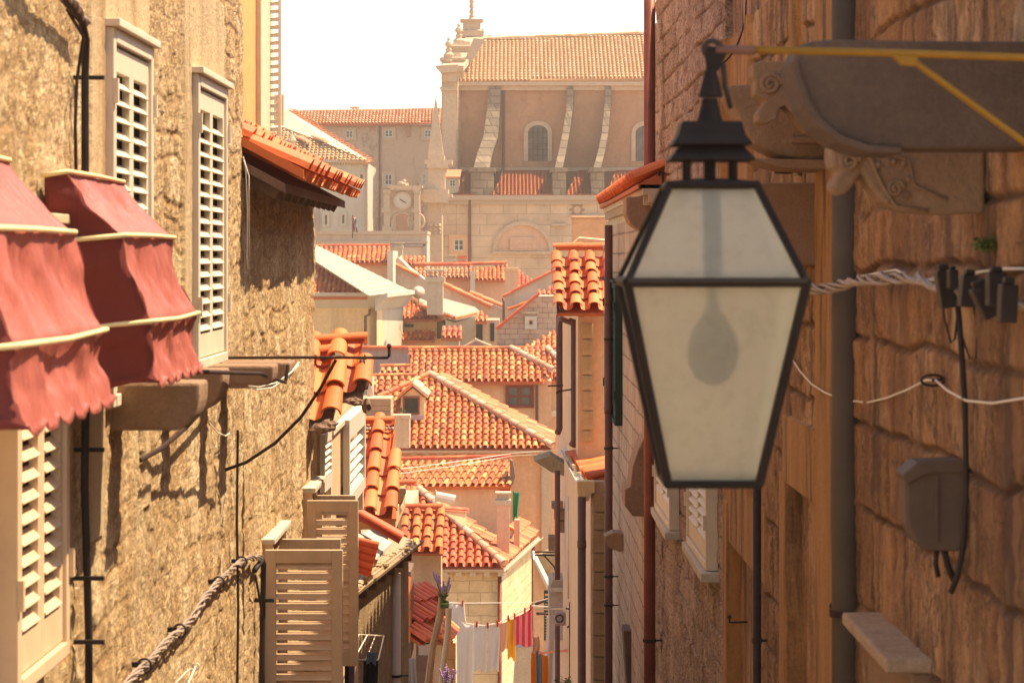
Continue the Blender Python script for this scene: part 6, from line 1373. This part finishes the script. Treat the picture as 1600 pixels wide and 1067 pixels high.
build(mb, 'bars', M['iron'], w1)
arched(993, 1030, 196, 252, YN, .28, 'church_stone', 'glass_dark', rise=.5, label='second arched nave window half hidden by the red pipe')
mb = MB(); mb.pprism([(715, 262), (1090, 262), (1090, 268), (715, 268)], YN - .4, .5); build(mb, 'string_course', M['church_stone'], CH)
# aisle
mb = MB(); a, b = P(668, 306, YA), P(1090, 306, YA); mb.box(a.x, b.x, YA, YN, zg_, a.z); build(mb, 'aisle_wall', M['church_ashlar'], CH)
pl = Plane(800, 304, YA - .35, 17)
for (q, sd) in (([(714, 304), (745, 304), (745, 266), (728, 266)], 1), ([(769, 304), (866, 304), (868, 266), (788, 266)], 2), ([(884, 304), (930, 304), (932, 266), (904, 266)], 3), ([(948, 304), (1090, 304), (1090, 266), (962, 266)], 4)):
    roof(CH, pl, q, w=.24, e=.42, mat='tile_dull', pans=False, seg=5, sd=130 + sd, fill=.1, name='aisle_roof')
mb = MB(); mb.box(a.x, b.x, YA - .4, YA, a.z - .28, a.z + .02); mb.box(a.x, b.x, YA - .2, YA, a.z - .55, a.z - .28); build(mb, 'cornice', M['mortar'], CH)
w2, inner = arched(776, 858, 352, 393, YA, .26, 'church_stone', 'plaster_pink', name='blind_arch', label='blind salmon lunette with a relief panel', seg=18, proud=.2)
mb = MB(); mb.pprism([(797, 371), (838, 371), (838, 392), (797, 392)], YA - .16, .12); mb.pprism([(802, 375), (834, 375), (834, 380), (802, 380)], YA - .2, .05); mb.pprism([(806, 383), (830, 383), (830, 388), (806, 388)], YA - .2, .05); build(mb, 'relief', M['plaster_pink'], w2)
mb = MB(); mb.pprism([(768, 393), (864, 393), (864, 397), (768, 397)], YA - .35, .35); build(mb, 'ledge', M['church_stone'], CH)
window(CH, 709, 725, 374, 392, YA, ('plaster_orange', .3), 'shutter_white', 'glass_dark', fw=.08, label='small four-pane window beside the wall pipe')
mb = MB(); x = P(734, 0, YA - .15).x; mb.tube([(x, YA - .15, P(0, 309, YA).z), (x, YA - .15, zg_)], .10, 6); build(mb, 'drain_pipe', M['pipe_brown'], CH)
mb = MB(); c = P(902, 328, YA - .03); mb.torus(c, .28, .06, (1, 0, 0), (0, 0, 1), 16, 5)
for k in range(8): mb.blob(c + V((math.cos(k * .785) * .42, 0, math.sin(k * .785) * .42)), .09, .08, .09, k, 6, .1)
build(mb, 'rosette', M['church_plaster'], CH)
mb = MB(); mb.pprism([(862, 350), (885, 350), (885, 353), (862, 353)], YA - .25, .25); mb.pprism([(888, 336), (935, 335), (935, 338), (888, 339)], YA - .2, .2); build(mb, 'mouldings', M['church_stone'], CH)
# dormer on the aisle roof
mb = MB(); mb.pprism([(697, 302), (717, 302), (717, 279), (697, 279)], YA + .6, 2.4); dm = build(mb, 'dormer', M['plaster_cream'], CH); window(dm, 702, 712, 281, 292, YA + .6, None, 'shutter_white', 'glass_dark', mv=1, mh=1, fw=.06)
mb = MB(); mb.prism([P(695, 279, YA + .4), P(719, 279, YA + .4), P(721, 268, YA + 2.6), P(699, 268, YA + 2.6)], (0, 0, .12)); build(mb, 'dormer_roof', M['tile_dull'], CH)
# facade screen, running away to the right
A0, A1 = P(690, 104, YN - 1), P(737, 50, YN + 12); fx = V((A1.x - A0.x, A1.y - A0.y, 0)); th = V((1.05, -.05, 0))
def fp(t, z): return V((A0.x + fx.x * t, A0.y + fx.y * t, z))
zt = P(0, 104, YN - 1).z
mb = MB(); mb.prism([fp(0, zg_), fp(2.0, zg_), fp(2.0, zt + .2), fp(1.15, P(0, 57, YN + 12).z), fp(.85, P(0, 60, YN + 12).z), fp(0.0, zt)], th); build(mb, 'facade', M['church_ashlar'], CH)
mb = MB(); mb.prism([fp(-.02, zt + .02), fp(.86, P(0, 58, YN + 12).z), fp(.86, P(0, 63, YN + 12).z), fp(-.02, zt - .35)], th * 1.7 - V((.3, 0, 0))); build(mb, 'coping', M['church_stone'], CH)
mb = MB(); mb.pprism([(680, 103), (716, 101), (712, 113), (690, 114)], YN - 2.1, 2.0); mb.pprism([(690, 114), (713, 113), (713, 128), (692, 128)], YN - 1.6, 1.2); mb.pprism([(686, 136), (714, 136), (714, 142), (689, 142)], YN - 1.5, 1.1); mb.pprism([(692, 128), (712, 128), (712, 262), (692, 262)], YN - 1.3, 1.1); build(mb, 'corner_pilaster', M['church_stone'], CH)
mb = MB(); mb.pprism([(712, 128), (718, 128), (757, 62), (740, 60)], YN + 1.0, .8); build(mb, 'gable_step', M['mortar'], CH)
def finial(px, pyb, pyt, Y, k, nm_='finial'):
    s = (pyb - pyt) / F * Y; mb = MB(); r = s * k
    mb.lathe([(r, 0), (r, s * .10), (r * .6, s * .13), (r * .8, s * .22), (r * .9, s * .30), (r * .4, s * .42), (r * .55, s * .50), (r * .3, s * .58), (r * .62, s * .68), (r * .5, s * .78), (r * .2, s * .85), (r * .3, s * .92), (r * .05, s)], P(px, pyb, Y), 10)
    build(mb, nm_, M['church_stone'], CH, smooth=False)
for (t_, py_, hh, ww) in ((.12, 98, 1.0, .75), (.40, 79, 1.1, .8), (1.25, 66, .7, .6)):
    c_ = fp(t_, P(0, py_, YN + 12 * t_).z) + V((.5, 0, 0)); mb = MB(); mb.sq([(ww, -1.2), (ww, 0), (ww * 1.15, .05), (ww * 1.15, .18), (ww * .8, .24), (ww * .7, .5)], c_); build(mb, 'finial_base', M['church_stone'], CH)
finial(701, 98, 58, YN, .24); finial(717, 76, 36, YN + 5, .26); finial(754, 66, 44, YN + 11, .26)
mb = MB(); mb.sq([(.85, -.4), (.85, 0), (.62, .1), (.62, .65), (.8, .7), (.8, .82)], P(737, 50, YN + 10)); build(mb, 'finial_base', M['church_stone'], CH)
mb = MB(); pr = [(.34, 0), (.30, .2), (.16, .35), (.2, .5)]; z = .5
for k in range(5): pr += [(.17, z), (.09, z + .12), (.17, z + .24), (.24, z + .28), (.12, z + .34)]; z += .36
pr += [(.1, z + .3), (.02, z + .6)]; mb.lathe(pr, P(737, 36, YN + 10), 10); build(mb, 'finial', M['church_stone'], CH)
# obelisk pedestal in front of the facade corner
T = thing('obelisk', 'pale stone obelisk on a tall pedestal left of the church wall', 'obelisk'); Y = 150.0
mb = MB(); c = P(681, 248, Y); taper(mb, c.x - .50, c.x + .50, Y - .5, Y + .5, c.z, c.x - .06, c.x + .06, Y - .06, Y + .06, P(0, 160, Y).z); mb.sq([(.06, 0), (.03, .15), (.005, .45)], P(681, 160, Y) + V((0, 0, 0))); build(mb, 'shaft', M['church_stone'], T)
mb = MB()
for q in ((669, 694, 243, 250), (663, 706, 250, 257), (667, 700, 257, 263)): mb.pbox(*q, Y - .9, 2.0)
build(mb, 'cap', M['church_stone'], T)
mb = MB(); mb.pbox(669, 695, 263, 296, Y - .7, 1.6); build(mb, 'pedestal', M['church_stone'], T)
mb = MB()
for q in ((655, 706, 303, 308), (658, 702, 308, 313), (661, 699, 313, 317), (662, 700, 296, 303)): mb.pbox(*q, Y - 1.1, 2.6)
build(mb, 'cornice', M['church_stone'], T)
mb = MB(); mb.box(P(669, 0, Y).x, P(691, 0, Y).x, Y - .6, Y + 1.4, zg_, P(0, 317, Y).z); build(mb, 'pilaster', M['church_stone'], T)
mb = MB(); rnd = random.Random(4)
for k in range(9): mb.blob(P(673 + (k % 3) * 7, 352 + (k // 3) * 6, Y - .65), .12, .1, .1, k, 6, .3)
build(mb, 'capital', M['church_stone'], T)
# clock portal
T = thing('clock_portal', 'ornate stone portal with round clock between palace and church', 'portal'); Y = 148.0
mb = MB(); mb.box(P(608, 0, Y).x, P(656, 0, Y).x, Y, Y + 1.4, zg_, P(0, 296, Y).z); build(mb, 'body', M['church_stone'], T)
mb = MB()
for q in ((606, 660, 290, 294), (609, 657, 294, 297), (597, 612, 355, 362)): mb.pbox(*q, Y - .35, 1.8)
build(mb, 'cornice', M['church_stone'], T)
for a_, b_ in ((600, 609), (647, 655)):
    mb = MB(); mb.pbox(a_, b_, 302, 360, Y - .25, 1.2); mb.pbox(a_ - 1.5, b_ + 1.5, 297, 302, Y - .35, 1.3); mb.pbox(a_ - 4, b_ + 1, 326, 332, Y - .3, 1.2); build(mb, 'pilaster', M['church_stone'], T)
mb = MB(); mb.lathe([(.46, 0), (.46, .03)], (0, 0, 0), 24); cc = P(629, 314, Y - .08); mb.v = [(cc.x + x, cc.y - z, cc.z + y) for x, y, z in mb.v]; ck = build(mb, 'clock', M['plaster_cream'], T)
mb = MB(); mb.torus(cc, .52, .07, (1, 0, 0), (0, 0, 1), 24, 6); build(mb, 'clock_ring', M['church_stone'], ck)
mb = MB(); mb.tube([cc + V((-.16, -.06, .10)), cc + V((.22, -.06, -.14))], .03, 5); build(mb, 'hand', M['iron'], ck)
mb = MB(); mb.torus(P(629, 350, Y - .02), .68, .07, (1, 0, 0), (0, 0, 1), 24, 6); mb.torus(P(650, 346, Y - .02), .5, .07, (1, 0, 0), (0, 0, 1), 20, 6); build(mb, 'arch_mould', M['church_stone'], T)
mb = MB(); mb.pbox(619, 639, 332, 362, Y - .05, .1); build(mb, 'niche', M['church_plaster'], T)
mb = MB(); mb.blob(P(628, 287, Y), .28, .2, .14, 3, 8, .25); mb.blob(P(634, 289, Y), .22, .2, .12, 5, 8, .25); mb.blob(P(632, 283, Y), .14, .1, .12, 7, 8, .2); build(mb, 'crest', M['church_stone'], T)
# terrace wall
T = thing('terrace_wall', 'long dull stone terrace wall with moulded coping below the flag', 'wall'); Y = 138.0
mb = MB(); mb.box(P(440, 0, Y).x, P(667, 0, Y).x, Y, Y + 5, zg_, P(0, 364, Y).z); build(mb, 'wall', M['plaster_grey'], T)
mb = MB(); mb.pbox(440, 668, 361, 366, Y - .25, 5.3); mb.pbox(440, 668, 377, 381, Y - .15, .2); build(mb, 'coping', M['mortar'], T)
mb = MB(); mb.pbox(612, 664, 386, 410, Y - .12, .1); build(mb, 'panel', M['church_stone'], T); mb = MB(); mb.pbox(661, 667, 382, 412, Y - .2, .15); mb.pbox(596, 664, 382, 385, Y - .2, .15); build(mb, 'frame', M['wood_grey'], T)
chimney(617, 629, 379, 420, 128, 'pale_stone', 'pale_stone', 'small pale chimney in front of the terrace wall', caph=9, over=1)
chimney(697, 711, 399, 430, 126, 'pale_stone', 'pale_stone', 'small whitish chimney below the obelisk pilaster', caph=9, over=2)
T = thing('chimney', 'small reddish double chimney below the four-pane church window', 'chimney', 'chimneys on the roofs'); mb = MB(); mb.pbox(716, 729, 404, 430, 126, .5); build(mb, 'stack', M['plaster_pink'], T); mb = MB(); mb.pbox(715, 730, 400, 404, 125.9, .7); mb.pbox(715, 730, 408, 411, 125.9, .7); build(mb, 'cap', M['tile_red'], T)
T = thing('flag', 'red, white and blue flag hanging before the pale house', 'flag')
for i, (a_, b_, mt) in enumerate(((549.5, 552.5, 'c_red'), (552.5, 554.5, 'c_white'), (554.5, 557, 'c_blue'))):
    vs = []; mb = MB()
    for j in range(9):
        for k in range(3):
            p = P(a_ + (b_ - a_) * k / 2 + j * .25, 339 + j * 2.9 + i, 130); p.y += .15 * math.sin(j + k * 2 + i * 3); vs.append(p)
    mb.add(vs, [(j * 3 + k, j * 3 + k + 1, j * 3 + k + 4, j * 3 + k + 3) for j in range(8) for k in range(2)]); o = build(mb, 'stripe', M[mt], T, smooth=True); sm = o.modifiers.new('solid', 'SOLIDIFY'); sm.thickness = .02
mb = MB(); mb.tube([P(551, 336, 130.2), P(551, 372, 130.2)], .03, 5); build(mb, 'pole', M['iron'], T)
# palace
PA = thing('palace', 'long brown plastered palace with tiled roof left of the church', 'palace'); Y = 190.0
mb = MB(); mb.box(P(440, 0, Y).x, P(740, 0, Y).x, Y, Y + 12, zg_, P(0, 192, Y).z); build(mb, 'wall', M['palace'], PA)
pl = Plane(570, 193, Y - .5, 26); roof(PA, pl, [(440, 194), (740, 192), (740, 168), (448, 173)], w=.26, e=.42, mat='tile_old', pans=False, seg=5, sd=141, fill=.2)
mb = MB(); mb.pbox(440, 740, 193, 196, Y - .4, .4); build(mb, 'eave_cornice', M['wood_grey'], PA); mb = MB(); mb.tube([P(593, 195, Y - .1), P(593, 290, Y - .1), P(592, 400, Y - .1)], .08, 6); build(mb, 'drain_pipe', M['pipe_brown'], PA)
for q in ((540, 552, 204, 216), (601, 614, 203, 215), (663, 674, 203, 215), (601, 613, 272, 290), (659, 666, 270, 290)):
    window(PA, *q, Y, ('church_stone', .22), 'shutter_white', 'glass_dark', fw=.09)
mb = MB(); mb.pbox(634, 641, 197, 214, Y - .12, .12); build(mb, 'blocked_window', M['church_plaster'], PA)
chimney(548, 560, 167, 176, 196, 'plaster_orange', 'plaster_orange', 'tiny chimney on the palace ridge', caph=3, over=1, pots=False)
# annex with slanting roof and dormers
AN = thing('annex', 'pale annex with big slanting orange roof and two tiny dormers, far left', 'house'); Y = 150.0
mb = MB(); mb.box(P(400, 0, Y).x, P(573, 0, Y).x, Y, Y + 10, zg_, P(0, 254, Y).z); build(mb, 'wall', M['plaster_cream'], AN)
mb = MB(); mb.pbox(430, 576, 250, 254, Y - .4, .5)
for k in range(26): mb.pbox(466 + k * 4.2, 468 + k * 4.2, 254, 257, Y - .3, .3)
build(mb, 'cornice', M['church_stone'], AN)
for x0, x1, y0, y1 in ((507, 512, 270, 282), (533, 539, 268, 280), (562, 568, 272, 284), (507, 512, 335, 352), (534, 539, 335, 350), (478, 483, 268, 280), (483, 488, 335, 350)):
    window(AN, x0, x1, y0, y1, Y, ('plaster_cream', .12), 'shutter_brown', 'glass_dark', mv=0, mh=0, fw=.04)
mb = MB()
for x in (497, 573): mb.tube([P(x, 255, Y - .1), P(x, 362, Y - .1)], .07, 6)
build(mb, 'drain_pipe', M['wood_grey'], AN)
pl = Plane(520, 252, Y - .4, 24)
roof(AN, pl, [(420, 240), (466, 249), (577, 253), (515, 220), (470, 214), (420, 196)], w=.26, e=.42, mat='tile_old', pans=False, seg=5, sd=151, fill=.15, under='under_old')
plr = Plane3(P(577, 254, Y - .4), P(577, 254, Y - .4) + V((2.0, 9, 0)), P(448, 175, Y + 8.2))
roof(AN, plr, [(577, 254), (450, 174), (458, 173), (582, 252)], w=.26, e=.42, mat='tile_dull', pans=False, seg=5, sd=152, fill=.1)
mb = MB(); mb.prism([P(448, 174, Y + 7), P(577, 253, Y - .3), P(515, 226, Y + 1.5), P(420, 190, Y + 6)], (0, .2, .08)); build(mb, 'roof', M['tile_old'], AN)
for x in (480, 508):
    mb = MB(); mb.pprism([(x - 4, 224), (x + 4, 224), (x + 4, 233), (x - 4, 234)], Y + 1.8, 1.6); d_ = build(mb, 'dormer', M['plaster_cream'], AN); mb = MB(); mb.pbox(x - 1.8, x + 1.8, 226, 232, Y + 1.75, .06); build(mb, 'pane', M['dark'], d_)
    mb = MB(); mb.prism([P(x - 22, 214, Y + 3), P(x - 2, 222, Y + 1.5), P(x + 7, 224, Y + 1.5), P(x - 8, 214, Y + 3.2)], (0, .1, .10)); build(mb, 'dormer_roof', M['tile_dull'], AN)
chimney(428, 443, 148, 196, 151, 'plaster_orange', 'plaster_orange', 'tall orange chimney beside the ochre building shutters', caph=4, over=0, pots=False)
T = thing('stone_gable', 'weathered carved stone gable above the left eave, far away', 'gable'); Y = 142
mb = MB(); mb.pprism([(424, 262), (424, 224), (440, 218), (452, 219), (458, 232), (466, 236), (466, 262)], Y, 2); build(mb, 'body', M['plaster_grey'], T); mb = MB(); mb.pbox(448, 466, 232, 236, Y - .3, 2.4); build(mb, 'coping', M['mortar'], T); mb = MB(); mb.lathe([(.2, 0), (.12, .2), (.28, .45), (.1, .75), (.02, .9)], P(456, 232, Y), 8); build(mb, 'finial', M['church_stone'], T)
hz = MB(); hz.box(-760, 760, -60, 1540, -34, 34)
HZ = build(hz, 'haze', bpy.data.materials.new('haze_air'), None); HZ['kind'] = 'stuff'
hm_ = HZ.data.materials[0]; hm_.use_nodes = True; hn = hm_.node_tree; hn.nodes.remove(hn.nodes['Principled BSDF'])
pv = hn.nodes.new('ShaderNodeVolumePrincipled'); pv.inputs['Color'].default_value = (1.0, 0.84, 0.68, 1); pv.inputs['Density'].default_value = 0.00085; pv.inputs['Anisotropy'].default_value = 0.2
hn.links.new(pv.outputs[0], hn.nodes['Material Output'].inputs['Volume'])
# ---------------------------------------------------------------- set every empty at the base of its thing
bpy.context.view_layer.update()
for o in [x for x in S.objects if x.type == 'EMPTY' and x.parent is None]:
    los, his = [], []
    for ch in o.children_recursive:
        if ch.type == 'MESH':
            for c in ch.bound_box:
                q = ch.matrix_world @ V(c); los.append(q); his.append(q)
    if not los: continue
    c = V(((min(p.x for p in los) + max(p.x for p in los)) / 2, (min(p.y for p in los) + max(p.y for p in los)) / 2, min(p.z for p in los)))
    dlt = c - o.location; o.location = c
    for ch in o.children: ch.location = ch.location - dlt
for o in S.objects:
    if o.parent is None and o.get('category') and not o.get('kind'): o['kind'] = 'thing'
